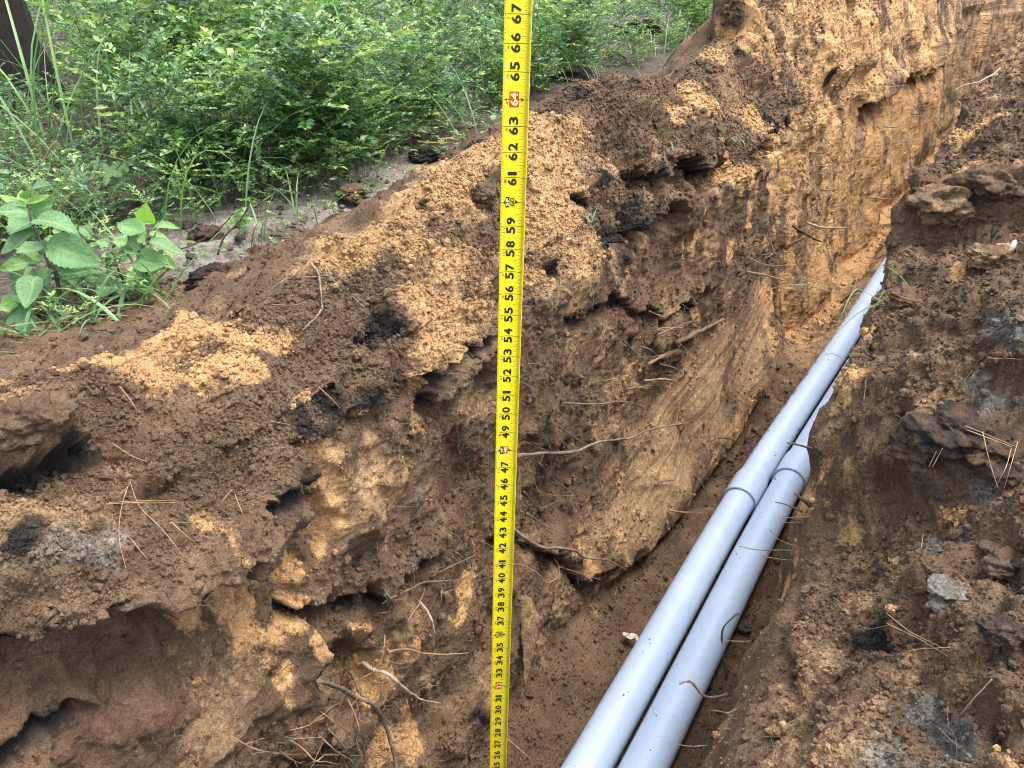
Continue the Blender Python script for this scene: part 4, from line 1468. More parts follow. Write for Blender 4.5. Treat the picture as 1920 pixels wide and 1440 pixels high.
root(c7([(560, 400), (700, 330), (780, 295), (900, 290), (1000, 280), (1055, 240), (1075, 150), (1055, 30)]), 2.6, 1.2, 'brown', 'long brown root running right and turning up beside the tape', lift=(0.0, 0.012, 0.012, 0.004))
root(c7([(815, 268), (930, 205), (1020, 160), (1110, 122)]), 1.9, 1.3, 'brown', 'slim brown root rising to the tape above the long brown root', lift=(0.0, 0.01, 0.016))
low = 'thin tangled root in the root cluster at the lower wall'
for k, (pts, r) in enumerate([
        ([(130, 1090), (240, 1170), (350, 1260), (540, 1385)], 1.6), ([(120, 1240), (200, 1310), (290, 1390)], 2.4), ([(290, 1000), (340, 1100), (370, 1200), (380, 1320), (410, 1410)], 1.4),
        ([(180, 1200), (250, 1280), (310, 1370)], 3.0), ([(-90, 1250), (0, 1262), (150, 1255)], 2.6), ([(-60, 1270), (20, 1320), (100, 1400), (150, 1368)], 2.2), ([(150, 1360), (330, 1365), (540, 1378)], 2.0),
        ([(600, 1345), (720, 1370), (800, 1390), (900, 1398)], 1.4), ([(120, 1130), (60, 1180), (-60, 1210)], 1.5), ([(260, 1160), (370, 1080), (330, 1190)], 1.1), ([(500, 1100), (560, 1160), (610, 1215)], 1.0),
        ([(530, 620), (520, 720), (520, 800)], 1.4), ([(560, 650), (510, 720), (440, 790)], 1.1), ([(450, 690), (520, 700), (570, 680)], 1.0), ([(300, 930), (400, 880), (530, 815)], 1.4), ([(540, 870), (510, 950), (500, 1030)], 1.1),
        ([(510, 980), (545, 1030), (570, 1070)], 1.0), ([(720, 970), (770, 945), (850, 930)], 1.0), ([(-120, 1330), (-40, 1390), (60, 1420), (240, 1430)], 1.8), ([(-300, 1310), (-160, 1350), (-20, 1360)], 1.5),
        ([(-420, 1240), (-250, 1330), (-100, 1345)], 1.3), ([(160, 1260), (130, 1340), (180, 1420)], 1.0), ([(340, 980), (370, 1110), (375, 1240), (400, 1350)], 1.0), ([(880, 330), (875, 390), (885, 450)], 0.9), ([(450, 485), (510, 488), (560, 478)], 0.9),
        ([(525, 345), (560, 395), (615, 430)], 1.1), ([(660, 1010), (675, 1070), (680, 1105)], 0.9), ([(250, 1340), (300, 1440), (360, 1500)], 1.3)]):
    cl = ('brown', 'grey', 'orange')[k % 3]
    root(c7(pts), r, r * 0.6, cl, say_where(c7(pts), 'root', 'tan' if cl == 'orange' else cl, LOW_MARKS) or low, 'tangled roots at the lower wall', lift=(0.0, 0.035, 0.045, 0.03), seed=k, side_hairs=2)
root(c5([(668, 482), (760, 476), (850, 468), (920, 442), (1010, 430), (1080, 402), (1188, 382)]), 4.2, 2.2, 'grey', 'long grey root reaching right from behind the tape, mid wall', lift=(0.0, 0.012, 0.04, 0.06), side_hairs=4)
root(c5([(650, 695), (690, 728), (740, 755), (790, 765), (850, 770), (880, 793), (950, 805), (1005, 834)]), 4.6, 2.0, 'grey', 'knotty grey root sloping from the tape down towards the pipes', lift=(0.0, 0.02, 0.03, 0.03), side_hairs=4)
root(c5([(640, 812), (690, 822), (735, 845), (762, 872), (798, 850), (796, 815), (785, 800)]), 1.8, 1.1, 'orange', 'thin tan root looping back on itself below the knotty grey root', lift=(0.0, 0.02, 0.02))
root(c5([(800, 822), (850, 838), (925, 862)]), 1.4, 0.9, 'orange', 'fine tan root slanting down to the right of the loop', lift=(0.0, 0.012))
root(c5([(815, 320), (900, 322), (1010, 318), (1068, 338)]), 2.3, 1.4, 'grey', 'level grey root on the wall above the long grey root', lift=(0.0, 0.01, 0.02))
root(c5([(790, 385), (830, 415), (890, 450)]), 1.8, 1.5, 'brown', 'short root dropping onto the long grey root', lift=(0.0, 0.01, 0.02))
mid = 'thin root straggling out of the wall close to the tape'
for k, (pts, r) in enumerate([([(735, 500), (790, 560), (850, 602)], 1.7), ([(675, 560), (760, 600), (855, 606)], 1.6), ([(690, 590), (740, 640), (800, 620), (862, 628)], 1.5), ([(700, 660), (760, 700), (815, 722)], 2.4),
        ([(690, 440), (730, 455), (800, 478)], 1.6), ([(720, 380), (760, 430), (780, 470)], 1.3), ([(700, 500), (725, 560), (730, 610)], 1.2), ([(570, 640), (600, 668), (650, 700)], 1.8), ([(535, 735), (570, 750), (605, 765)], 1.3),
        ([(760, 510), (780, 530), (800, 580)], 1.2), ([(660, 850), (640, 900), (660, 930)], 0.9), ([(930, 250), (960, 262), (1000, 235)], 1.3), ([(1000, 130), (1060, 180), (1165, 155)], 1.8)]):
    cl = ('grey', 'brown', 'grey')[k % 3]
    root(c5(pts), r, r * 0.6, cl, {0: 'grey root sloping down right off the 46 inch mark, topmost of three', 3: 'thickest of the small grey roots sloping down right off the tape, lowest', 9: 'short fine grey root crossing the other small roots near the 46 inch mark'}.get(k) or say_where(c5(pts), 'root', cl, TAPE_MARKS).replace('right right', 'right, right'), 'straggling roots by the tape', lift=(0.0, 0.014, 0.022), seed=100 + k, side_hairs=1)
root(cw([(425, 160), (520, 110), (620, 60), (745, -5)]), 5.6, 4.6, 'brown', 'flat brown stick pressed slantwise into the wall under the roots', lift=(0.0, 0.012, 0.01), name='stick', cat='stick')
root(cw([(235, 300), (330, 250), (432, 203)]), 3.6, 3.0, 'orange', 'short tan root just below the flat brown stick', lift=(0.0, 0.012, 0.02))
root(cw([(215, 412), (310, 405), (415, 408)]), 3.0, 2.4, 'orange', 'blunt orange root end sticking out level from the wall', lift=(0.0, 0.012, 0.02))
root(cw([(310, 290), (390, 315), (465, 352)]), 3.0, 1.8, 'brown', 'short brown root pointing down right beside the blunt orange root', lift=(0.0, 0.01, 0.015))
root(cw([(275, 1115), (330, 1085), (425, 1077)]), 2.4, 1.4, 'brown', 'single brown root on the smooth bucket-cut wall near the pipes', lift=(0.0, 0.006, 0.015))
wr = 'thin root hanging out in the tangle over the flat stick'
for k, pts in enumerate([[(300, 100), (450, 40), (545, 5)], [(290, 75), (400, 65), (520, 60)], [(330, 110), (420, 130), (580, 300)], [(180, 180), (250, 200), (290, 235)], [(0, 430), (60, 440), (190, 460)], [(-60, 410), (30, 390), (95, 375)],
        [(90, 465), (200, 450), (270, 440)], [(-20, 560), (110, 555), (220, 600)], [(300, 60), (380, 50), (470, 55)], [(180, 830), (230, 810), (275, 795)], [(60, -10), (120, 60), (230, 120)], [(240, -60), (330, -30), (420, -60)]]):
    cl = ('grey', 'brown', 'orange')[k % 3]
    root(cw(pts), (2.2, 1.6, 1.2)[k % 3], 1.0, cl, say_where(cw(pts), 'root', 'tan' if cl == 'orange' else cl, STICK_MARKS) or wr, 'tangle of roots over the flat stick', lift=(0.0, 0.025, 0.045), seed=200 + k, side_hairs=2)
far_named = [([(495, 970), (560, 990), (668, 990)], 3.0, 'pale', 'pale straight root end jutting right over the trench'),
             ([(435, 980), (490, 1015), (558, 1052)], 4.2, 'dark', 'dark thick root slanting down right above the dirt heap'),
             ([(230, 1185), (320, 1200), (398, 1222)], 3.2, 'orange', 'orange root jutting out low on the wall corner'),
             ([(750, 860), (850, 870), (945, 872)], 1.8, 'orange', 'thin straight orange root spanning the far trench'),
             ([(400, 1082), (440, 1055), (482, 1034)], 3.6, 'orange', 'tan stub of root rising to the right on the wall corner'),
             ([(830, 550), (870, 553), (918, 546)], 2.2, 'pale', 'pale short root in a dark hollow of the far wall')]
for pts, r, m_, lb in far_named:
    root(c3(pts), r, r * 0.6, m_, lb, lift=(-0.01, 0.03, 0.07), hold=0)
fr = 'thin root poking out of the far sandy wall'
for k, pts in enumerate([[(215, 1085), (300, 1062), (342, 1048)], [(340, 1022), (405, 1030)], [(390, 880), (440, 890), (492, 942)], [(235, 1118), (310, 1150), (425, 1156)], [(305, 1155), (370, 1165), (436, 1182)], [(480, 780), (540, 830), (578, 875)],
        [(530, 720), (590, 724), (652, 718)], [(550, 745), (620, 762), (692, 796)], [(860, 613), (965, 611)], [(740, 680), (802, 692)], [(1215, 155), (1340, 134)], [(1250, 180), (1345, 180)], [(1260, 100), (1312, 104)], [(1230, 230), (1332, 214)],
        [(1140, 285), (1242, 283)], [(1275, 42), (1340, 20), (1425, 30)], [(1225, 200), (1300, 195)], [(1250, 250), (1310, 262)], [(1200, 120), (1280, 150)], [(1235, 70), (1330, 62)], [(1190, 310), (1250, 330)], [(1150, 440), (1190, 470)],
        [(960, 460), (1020, 530)], [(430, 825), (500, 828)], [(560, 830), (650, 822)], [(530, 990), (560, 1000), (605, 1030)], [(300, 1110), (380, 1102)], [(180, 1335), (245, 1330)], [(100, 1300), (150, 1312)], [(600, 580), (640, 545)], [(380, 670), (440, 676)],
        [(340, 760), (362, 800)], [(820, 380), (925, 372)], [(1170, 350), (1200, 345)], [(950, 500), (1010, 495)], [(1050, 520), (1075, 560)]]):
    cl = ('orange', 'grey', 'pale')[k % 3]
    root(c3(pts), (1.4, 1.1, 0.9)[k % 3], 0.6, cl, say_where(c3(pts), 'root', 'tan' if cl == 'orange' else cl, FAR_MARKS) or fr, 'roots poking out of the far wall', lift=(-0.01, 0.03, 0.07), hold=0, seed=300 + k, side_hairs=k % 3)
root(c3([(1140, 396), (1185, 375), (1240, 360), (1290, 335), (1335, 298)]), 2.6, 1.8, 'pale', 'bleached stalk lying across the right bank edge far along', lift=(0.0, 0.02, 0.0), hold=-1, name='dead_stalk', cat='stalk')
# roots that stick out of the right bank over the pipes: as deep as the bank edge they grow from
rb = [([(565, 462), (520, 450), (483, 442)], 3.2, 'dark', 'short dark root end pointing left over the pipe gap'),
      ([(540, 658), (490, 637), (448, 624)], 2.4, 'brown', 'brown root pointing left over the near side of the pipe socket'),
      ([(560, 640), (530, 615), (508, 598)], 5.0, 'dark', 'dark stub of root right beside the pipe socket'),
      ([(600, 500), (580, 465), (574, 424)], 5.0, 'dark', 'upright dark root stub on the right bank edge'),
      ([(300, 1215), (250, 1225), (215, 1210), (190, 1176), (154, 1183)], 3.8, 'brown', 'thick brown root hooking up over the near pipe'),
      ([(250, 1195), (210, 1150), (190, 1113)], 3.0, 'brown', 'straight brown root leaning left over the near pipe'),
      ([(300, 1165), (285, 1070), (290, 1010), (335, 965)], 3.0, 'brown', 'forked upright root beside the right-hand pipe'),
      ([(230, 1318), (160, 1326), (132, 1270), (130, 1228)], 2.0, 'dark', 'thin dark root curling up low over the pipe')]
for pts, r, m_, lb in rb:
    root(c6(pts), r, r * 0.6, m_, lb, lift=(-0.01, 0.01, 0.015), hold=0)
for k, pts in enumerate([[(560, 672), (520, 671), (460, 673)], [(520, 762), (460, 740), (430, 708)], [(510, 772), (400, 771), (338, 760)], [(500, 802), (470, 800), (400, 789)], [(370, 1052), (345, 1052), (298, 1050)], [(240, 1372), (180, 1375), (122, 1361)],
        [(470, 690), (440, 720)], [(330, 1260), (300, 1270), (250, 1262)], [(400, 950), (340, 990)], [(520, 690), (470, 686)]]):
    root(c6(pts), (1.8, 1.3)[k % 2], 0.9, ('brown', 'grey')[k % 2], say_where(c6(pts), 'root', ('brown', 'grey')[k % 2], PIPE_MARKS), 'thin roots over the pipes', lift=(-0.008, 0.01, 0.015), hold=0, seed=400 + k)

# fine hairs of root all over the cut faces
def root_hairs(count):
    f = SOIL3.reshape(-1, 3); n = NS.reshape(-1, 3)
    x, y, z = project(f)
    face = ((EYE - f) * n).sum(1)
    w = ((x > 0) & (x < 1920) & (y > 0) & (y < 1440) & (z > 0.4) & (z < 7) & (face > 0) & (SEGV != 3)).astype(float)
    for cx, cy, cr in ((1020, 900, 130), (650, 1380, 140), (1260, 650, 90), (1440, 480, 90), (760, 1150, 80), (1180, 430, 60)):
        w *= 1 + 5 * np.exp(-((x - cx) ** 2 + (y - cy) ** 2) / cr ** 2)
    w *= np.where(SEGV == 2, 1.0, 0.22) * sstep(0.0, 0.6, fbm(f, 0.22, 2, seed=140) + 0.1) / np.maximum(z, 1.0)
    g = np.random.default_rng(9)
    parts = []
    for i in g.choice(len(f), size=count, replace=False, p=w / w.sum()):
        L = g.uniform(0.02, 0.075) * max(1.0, z[i] ** 0.5)
        d = n[i] * g.uniform(0.1, 0.8) + g.normal(size=3) * 0.7; d[2] -= 0.35
        d /= np.linalg.norm(d)
        P = [f[i] - n[i] * 0.004]
        for _ in range(6):
            d = d + g.normal(size=3) * 0.28; d[2] -= 0.06; d /= np.linalg.norm(d)
            P.append(P[-1] + d * L / 6)
        r = g.uniform(0.00035, 0.0008) * max(1.0, z[i] * 0.6)
        parts.append(tube_arrays(np.array(P), np.linspace(r, r * 0.5, 7), 3))
    V, F = join(parts)
    tag(mesh_np('root_hairs', V, F, M_ROOT['grey']), 'fine root hairs hanging from the cut soil faces', None, None, 'stuff')


root_hairs(1200)

# ------------------------------------------------------------------ pine needles, scraps, clods
M_NEEDLE = wood_mat('pine_needle', (0.24, 0.14, 0.07), (0.42, 0.29, 0.17), 0.6)
M_ROOT['needle'] = M_NEEDLE
c4 = crop(0, 600, 1.7143)
LBL = 'thin tan pine needle lying on the brown left bank'
RBL = 'thin tan pine needle lying on the right bank soil'
for k, (fn, pts, lb, gp) in enumerate(
        [(c4, q, LBL, 'pine needles on the left bank') for q in (
            [(340, 592), (470, 586), (590, 588)], [(350, 586), (480, 580), (585, 582)], [(420, 510), (392, 600), (384, 700), (406, 802)], [(418, 520), (450, 600), (520, 670), (592, 762)], [(550, 650), (590, 684), (632, 722)], [(420, 700), (448, 738), (476, 770)],
            [(704, 598), (725, 568), (748, 543)], [(755, 560), (766, 592), (780, 622)], [(378, 566), (416, 530)], [(363, 398), (415, 432), (470, 456)], [(384, 214), (415, 250), (441, 292)], [(733, 232), (768, 205), (802, 184)], [(1025, 215), (1062, 250), (1093, 283)], [(868, 325), (932, 336)], [(410, 115), (455, 138)],
            [(545, 652), (640, 650)], [(640, 690), (690, 702)])] +
        [(c6, q, RBL, 'pine needles on the right bank') for q in (
            [(1030, 390), (1100, 418), (1182, 452)], [(1035, 402), (1110, 430), (1176, 455)], [(1084, 408), (1105, 500), (1132, 582)], [(1192, 438), (1172, 510), (1150, 582)], [(1172, 460), (1155, 520), (1120, 582)], [(918, 516), (942, 468)], [(930, 517), (962, 458)], [(788, 964), (860, 1020), (982, 1082)],
            [(788, 996), (880, 1040), (978, 1098)], [(1100, 182), (1205, 186)], [(720, 312), (726, 250)], [(895, 765), (902, 722)], [(610, 1370), (640, 1440)], [(790, 55), (830, 75)], [(985, 1070), (900, 1075), (842, 1082)])]):
    root(fn(pts), 0.85, 0.6, 'needle', say_where(fn(pts), 'pine needle', 'tan', LEFT_MARKS if fn is c4 else RIGHT_MARKS) or lb, gp, lift=(0.030, 0.042, 0.034) if 17 <= k < 24 else (0.001, 0.006, 0.003), name='pine_needle', seed=500 + k, cat='pine needle')
root(c6([(1020, 1275), (1060, 1225), (1112, 1168)]), 2.2, 1.6, 'pale', 'pale dry stem lying on the lower right bank', lift=(0.004, 0.008), name='dead_stalk', cat='stalk')
root(c5([(640, 1350), (670, 1376), (712, 1412)]), 1.3, 1.0, 'needle', 'pine needle on the trench floor right of the tape foot', lift=(0.004, 0.008), name='pine_needle', cat='pine needle')
root(cw([(380, 1284), (470, 1298), (605, 1302)]), 2.0, 1.4, 'needle', 'orange pine needle on the trench floor beside the left pipe', lift=(0.004, 0.008), name='pine_needle', cat='pine needle')
root(cw([(575, 1070), (610, 1140), (640, 1220)]), 1.4, 1.0, 'needle', 'reddish pine needle on dark floor close to the pipe socket', lift=(0.004, 0.008), name='pine_needle', cat='pine needle')
root(cw([(880, 840), (905, 790), (930, 705)]), 2.4, 1.6, 'brown', 'small upright twig on the trench floor beside the left pipe', lift=(0.004, 0.02), name='twig', cat='twig')
root(cw([(710, 795), (770, 798), (830, 820), (900, 868)]), 2.6, 0.9, 'brown', 'bent twig lying flat on the dark trench floor', lift=(0.004, 0.012), name='twig', cat='twig')
root(c3([(640, 1320), (690, 1280), (725, 1265)]), 2.2, 1.5, 'dark', 'dark twig on the floor leaning to the pipe far along', lift=(0.004, 0.04), name='twig', cat='twig')


def noisy_lump(name, px, py, r_px, squash, mat_attr, label, cat, seed, sink=0.55, group=None, at=None):
    """a clod of soil: a ball of crumbs with clod noise"""
    bm = bmesh.new()
    bmesh.ops.create_icosphere(bm, subdivisions=5, radius=1.0)
    V = np.array([v.co[:] for v in bm.verts]); F = np.array([[v.index for v in f.verts] for f in bm.faces]); bm.free()
    if at is None:
        c, n, z, _ = SEEN.point(px, py)
    else:
        c, z = at; n = np.array([0, 0, 1.0])
    r = r_px * z / 1497
    S = V * r + seed * 3.7
    d = 1 + 0.42 * fbm(S, r * 1.0, 3, 0.6, seed) + 0.8 * facets(S / r, 0.9, seed)
    w, wid = worley(S, r * 0.34, seed)
    w2, _ = worley(S, r * 0.13, seed + 1)
    d += 0.22 * np.sqrt(np.maximum(0, 0.55 - w * w)) + 0.09 * np.sqrt(np.maximum(0, 0.55 - w2 * w2)) + 0.05 * fbm(S, r * 0.1, 2, 0.7, seed + 9)
    P = V * d[:, None] * r * np.array([1, 1, squash])
    at_ = {k: np.full(len(P), mat_attr.get(k, 0.0)) + (0.25 * fbm(S, r * 0.5, 2, 0.6, seed + 5) if k in mat_attr else 0) for k in ('sand', 'black', 'grey', 'red', 'tan')}
    at_['rough'] = np.ones(len(P))
    o = mesh_np(name, P, F, M_SOIL, attrs=at_)
    o.location = c + n * r * squash * (0.5 - sink)
    o.rotation_euler = (0, 0, seed * 1.3)
    return tag(o, label, cat, group)


noisy_lump('soil_clod', 905, 362, 20, 0.8, {'black': 0.35}, 'round dark clod resting on sandy slope left of the tape', 'soil clod', 1)
noisy_lump('soil_clod', 672, 665, 9, 0.85, {'tan': 0.4}, 'small round clod below the wiry roots on the left bank', 'soil clod', 3)
noisy_lump('soil_clod', 1250, 1170, 8, 0.7, {'red': 0.4}, 'small reddish clod on the trench floor by the left pipe', 'soil clod', 8)
noisy_lump('soil_clod', 370, 1278, 7, 0.7, {'sand': 1.0}, 'tiny yellow clod on dark soil low on the left wall', 'soil clod', 9)
noisy_lump('soil_clod', 1670, 1140, 8, 0.7, {'sand': 0.8}, 'small yellow clod on the right bank above the long needles', 'soil clod', 10)
noisy_lump('soil_clod', 1450, 1372, 10, 0.7, {'tan': 1.0}, 'small tan clod low on the right bank slope', 'soil clod', 11)
noisy_lump('soil_clod', 1395, 1178, 12, 0.8, {'black': 0.5, 'grey': 0.5}, 'grey speckled clod wedged beside the right-hand pipe', 'soil clod', 12)
for q in ((1790, 800, 62, 0.55, {'black': 0.6}, 'big charcoal-black clod in the middle of the right bank', 13), (1868, 852, 44, 0.55, {'black': 0.55, 'grey': 0.2}, 'black clod lower right of the big charcoal clod', 14), (1716, 850, 36, 0.6, {'black': 0.45}, 'dark clod left of the big charcoal clod', 15),
          (1765, 385, 46, 0.6, {'tan': 0.45}, 'large brown clod leaning over the trench on the far right bank', 16), (1860, 345, 40, 0.6, {'black': 0.3}, 'dark brown clod on the far right bank by the photo edge', 17), (1780, 1110, 34, 0.5, {'grey': 0.6}, 'pale grey-brown clod on the right bank below the charcoal clods', 18),
          (1885, 1060, 40, 0.5, {'black': 0.35, 'grey': 0.3}, 'dark grey clod at the right photo edge below the pale clod', 19), (1880, 1180, 36, 0.5, {'black': 0.6}, 'black clod at the right photo edge above the tan corner', 20), (60, 780, 58, 0.6, {'red': 0.15}, 'large brown clod at the left photo edge casting a dark hollow', 22),
          (1850, 480, 30, 0.55, {'tan': 0.4, 'sand': 0.2}, 'brown and sandy clod left of the bluish scrap', 23), (1690, 560, 26, 0.55, {}, 'brown clod at the bank edge beside the far pipe', 24)):
    noisy_lump('soil_clod', q[0], q[1], q[2], q[3], q[4], q[5], 'soil clod', q[6], sink=0.85)
for px, py, r, at_, lb in ((660, 362, 24, {'black': 0.2}, 'dark clod with grass on bare ground behind the rim'), (398, 520, 30, {'black': 0.75}, 'black peaty clod on pale ground behind the rim'),
                           (800, 292, 26, {'black': 0.85}, 'black clod behind the rim under the undergrowth'), (1075, 150, 34, {'black': 0.7}, 'black lump of topsoil behind the rim right of the tape'),
                           (385, 440, 20, {'black': 0.6, 'tan': 0.4}, 'dark clod on pale ground beside the two leafy plants'), (1200, 60, 30, {'black': 0.7}, 'far black lump of topsoil below the grass')):
    P_ = on_plane(px, py, 2, 1.11)
    noisy_lump('soil_clod', px, py, r, 0.55, at_, lb, 'soil clod', int(px) % 37, at=(P_, np.linalg.norm(P_ - EYE)))

# the flake of clay that leans on the foot of the wall beside the tape
def clay_flake():
    prof = c5([(668, 905), (690, 915), (722, 950), (738, 990), (736, 1030), (722, 1090), (708, 1150), (700, 1192), (690, 1150), (688, 1080), (680, 1010), (668, 950)])
    _, _, z, _ = SEEN.point(1000, 1190)
    z -= 0.02
    bm = bmesh.new()
    fr = [bm.verts.new(EYE + ray(*p) * (z + 0.03 * (p[1] - 1110) / 170 * -1)) for p in prof]
    bk = [bm.verts.new(v.co + Vector(-RT * 0.004 + FW * 0.028)) for v in fr]
    n = len(fr)
    bm.faces.new(fr); bm.faces.new(bk[::-1])
    for k in range(n): bm.faces.new((fr[k], bk[k], bk[(k + 1) % n], fr[(k + 1) % n]))
    bmesh.ops.triangulate(bm, faces=bm.faces[:])
    bmesh.ops.subdivide_edges(bm, edges=bm.edges[:], cuts=5, use_grid_fill=True)
    P = np.array([v.co[:] for v in bm.verts])
    dn = np.stack([perlin(P, 0.03, 301), perlin(P, 0.03, 302), perlin(P, 0.03, 303)], 1) * 0.006
    for v, p in zip(bm.verts, P + dn): v.co = p
    bmesh.ops.recalc_face_normals(bm, faces=bm.faces[:])
    o = mesh_bm('clay_flake', bm, M_SOIL, None, True)
    for k, val in (('grey', 0.25), ('tan', 0.45), ('rough', 0.15)):
        a = o.data.attributes.new(k, 'FLOAT', 'POINT'); a.data.foreach_set('value', np.full(len(o.data.vertices), val, np.float32))
    tag(o, 'thin upright flake of clay leaning on the wall foot right of the tape', 'clay flake')


clay_flake()


def scrap(px, py, size, cols, label, cat, name, seed):
    """a curled scrap of dead leaf"""
    c, n, z, _ = SEEN.point(px, py)
    g = np.random.default_rng(seed)
    s = size * z / 1497
    u, v = np.meshgrid(np.linspace(-1, 1, 9), np.linspace(-1, 1, 7))
    w = (1 - 0.55 * np.abs(u) ** 2.2)
    L = np.stack([u, v * w * 0.5, 0.35 * (v * w) ** 2 + 0.15 * np.sin(u * 3)], -1).reshape(-1, 3) * s
    L += g.normal(size=L.shape) * s * 0.10
    t, a, b = frame(RT * g.normal() + UP * g.normal(), g.uniform(-0.5, 0.5))
    V = L @ np.array([t, a, b])
    r, cc = np.meshgrid(np.arange(6), np.arange(8), indexing='ij'); q = (r * 9 + cc).ravel()
    o = mesh_np(name, V, np.stack([q, q + 1, q + 10, q + 9], 1), wood_mat(name + '_pale', *cols))
    o.location = c + n * s * 0.5
    tag(o, label, cat)


scrap(1181, 1196, 16, ((0.30, 0.20, 0.12), (0.72, 0.66, 0.55)), 'curled pale dead leaf on the floor left of the pipes', 'dead leaf', 'dead_leaf', 3)
scrap(1897, 462, 9, ((0.30, 0.34, 0.40), (0.72, 0.76, 0.82)), 'small bluish white scrap on the right bank near the photo edge', 'scrap', 'plastic_scrap', 5)
scrap(1105, 362, 5, ((0.25, 0.15, 0.08), (0.40, 0.27, 0.16)), 'brown scrap of leaf on the wall face right of the tape', 'dead leaf', 'dead_leaf', 8)
# ------------------------------------------------------------------ broad-leaved plants behind the rim
def broad_leaf(base, tip, width, mat, tint, parent, origin, up_bias, seed, name='leaf', lobes=None):
    """a toothed, veined leaf with a drooping tip: its own mesh under its plant"""
    g = np.random.default_rng(seed)
    d = tip - base
    L = np.linalg.norm(d); d = d / L
    nrm = up_bias - d * (up_bias @ d); nrm /= np.linalg.norm(nrm)
    a = np.cross(nrm, d)
    n, m = 25, 13
    V, T, W = [], [], []
    curl = g.uniform(0.05, 0.20)
    twist = g.normal(0, 0.25)
    for i in range(n):
        t = i / (n - 1)
        w = (math.sin(math.pi * min(1, t * 1.02) ** 0.72) ** 0.85) * 0.5 * width if 0 < t < 1 else 0.0
        for j in range(m):
            s = j / (m - 1) * 2 - 1
            tooth = 1 + 0.09 * ((i % 2) - 0.5) * (abs(s) > 0.95)
            rib = 0.5 + 0.5 * math.cos((t * 7 - abs(s) * 1.3) * 6.28)
            p = base + d * L * t + a * w * s * tooth + nrm * (abs(s) ** 1.3 * w * 0.40 - curl * L * t * t - (0.012 * L * rib ** 3 + 0) * abs(s) ** 0.5 * (1 - abs(s) ** 4) + L * 0.05 * math.sin(t * 5 + seed) + twist * s * w * t + 0.012 * L * math.sin(s * 4 + t * 6 + seed))
            V.append(p)
            T.append(np.clip(tint + g.normal(0, 0.02), 0, 1))
            W.append(0.75 if abs(s) < 0.05 else 0.45 * rib ** 6 * (1 - 0.5 * abs(s)))
    r, c = np.meshgrid(np.arange(n - 1), np.arange(m - 1), indexing='ij'); q = (r * m + c).ravel()
    return mesh_np(name, np.array(V) - origin, np.stack([q, q + 1, q + m + 1, q + m], 1), mat, parent, attrs={'tint': np.array(T), 'vein': np.array(W)})


def stem_part(pts, r0, r1, mat, parent, origin, name='stem'):
    Q = smooth_path(pts, 4 * len(pts))
    V, F = tube_arrays(Q - origin, np.linspace(r0, r1, len(Q)), 7, 3, 0.06)
    return mesh_np(name, V, F, mat, parent)


cp = crop(0, 300, 4.234)
TOCAM = -AX


def plant(name, base_px, leaves, stems, label, cat, zoff=0.0, spread=0.05, seed=0, mat=M_BIGLEAF, fill=None):
    B = on_plane(base_px[0], base_px[1], 2, 1.085)
    z0 = (B - EYE) @ AX + zoff
    root_ = empty(name, tuple(B)); tag(root_, label, cat)
    g = np.random.default_rng(seed)
    k = 4.234 * 1497

    def pt(p, dz=0.0):
        (px, py), = cp([p])
        return EYE + ray(px, py) * (z0 + dz)
    for pts, r in stems:
        P = [pt(p, 0.01 * i) for i, p in enumerate(pts)]
        if pts[0][2:] != (): P[0] = P[0]
        stem_part(P, r * z0 / k, r * 0.6 * z0 / k, M_DARKSTEM, root_, B)
    for i, (b, t, w, tint) in enumerate(leaves):
        dz = g.uniform(-spread, spread)
        lean = g.uniform(-0.02, 0.05)
        # the leaf lies more level than it looks: its tip nearer or farther than its base
        broad_leaf(pt(b, dz), pt(t, dz - lean), w * z0 / k * 1.42, mat, np.clip(tint + g.normal(0, 0.12), 0, 1), root_, B, np.array([0, 0, 0.7]) + TOCAM * 0.8 + g.normal(size=3) * 0.28, seed * 50 + i)
    # lower leaves filling the middle of the plant
    for i in range(fill[0] if fill else 0):
        x0, x1, y0, y1 = fill[1]
        b = (g.uniform(x0, x1), g.uniform(y0, y1)); a = g.uniform(0, 6.28); L = g.uniform(80, 190)
        t = (b[0] + L * math.cos(a), b[1] + 0.6 * L * math.sin(a) + 20)
        dz = g.uniform(0.02, 0.12)
        broad_leaf(pt(b, dz), pt(t, dz), L * 0.62 * z0 / k, mat, g.uniform(0.1, 0.85), root_, B, np.array([0, 0, 0.8]) + TOCAM * 0.7 + g.normal(size=3) * 0.3, seed * 70 + i)
    return root_


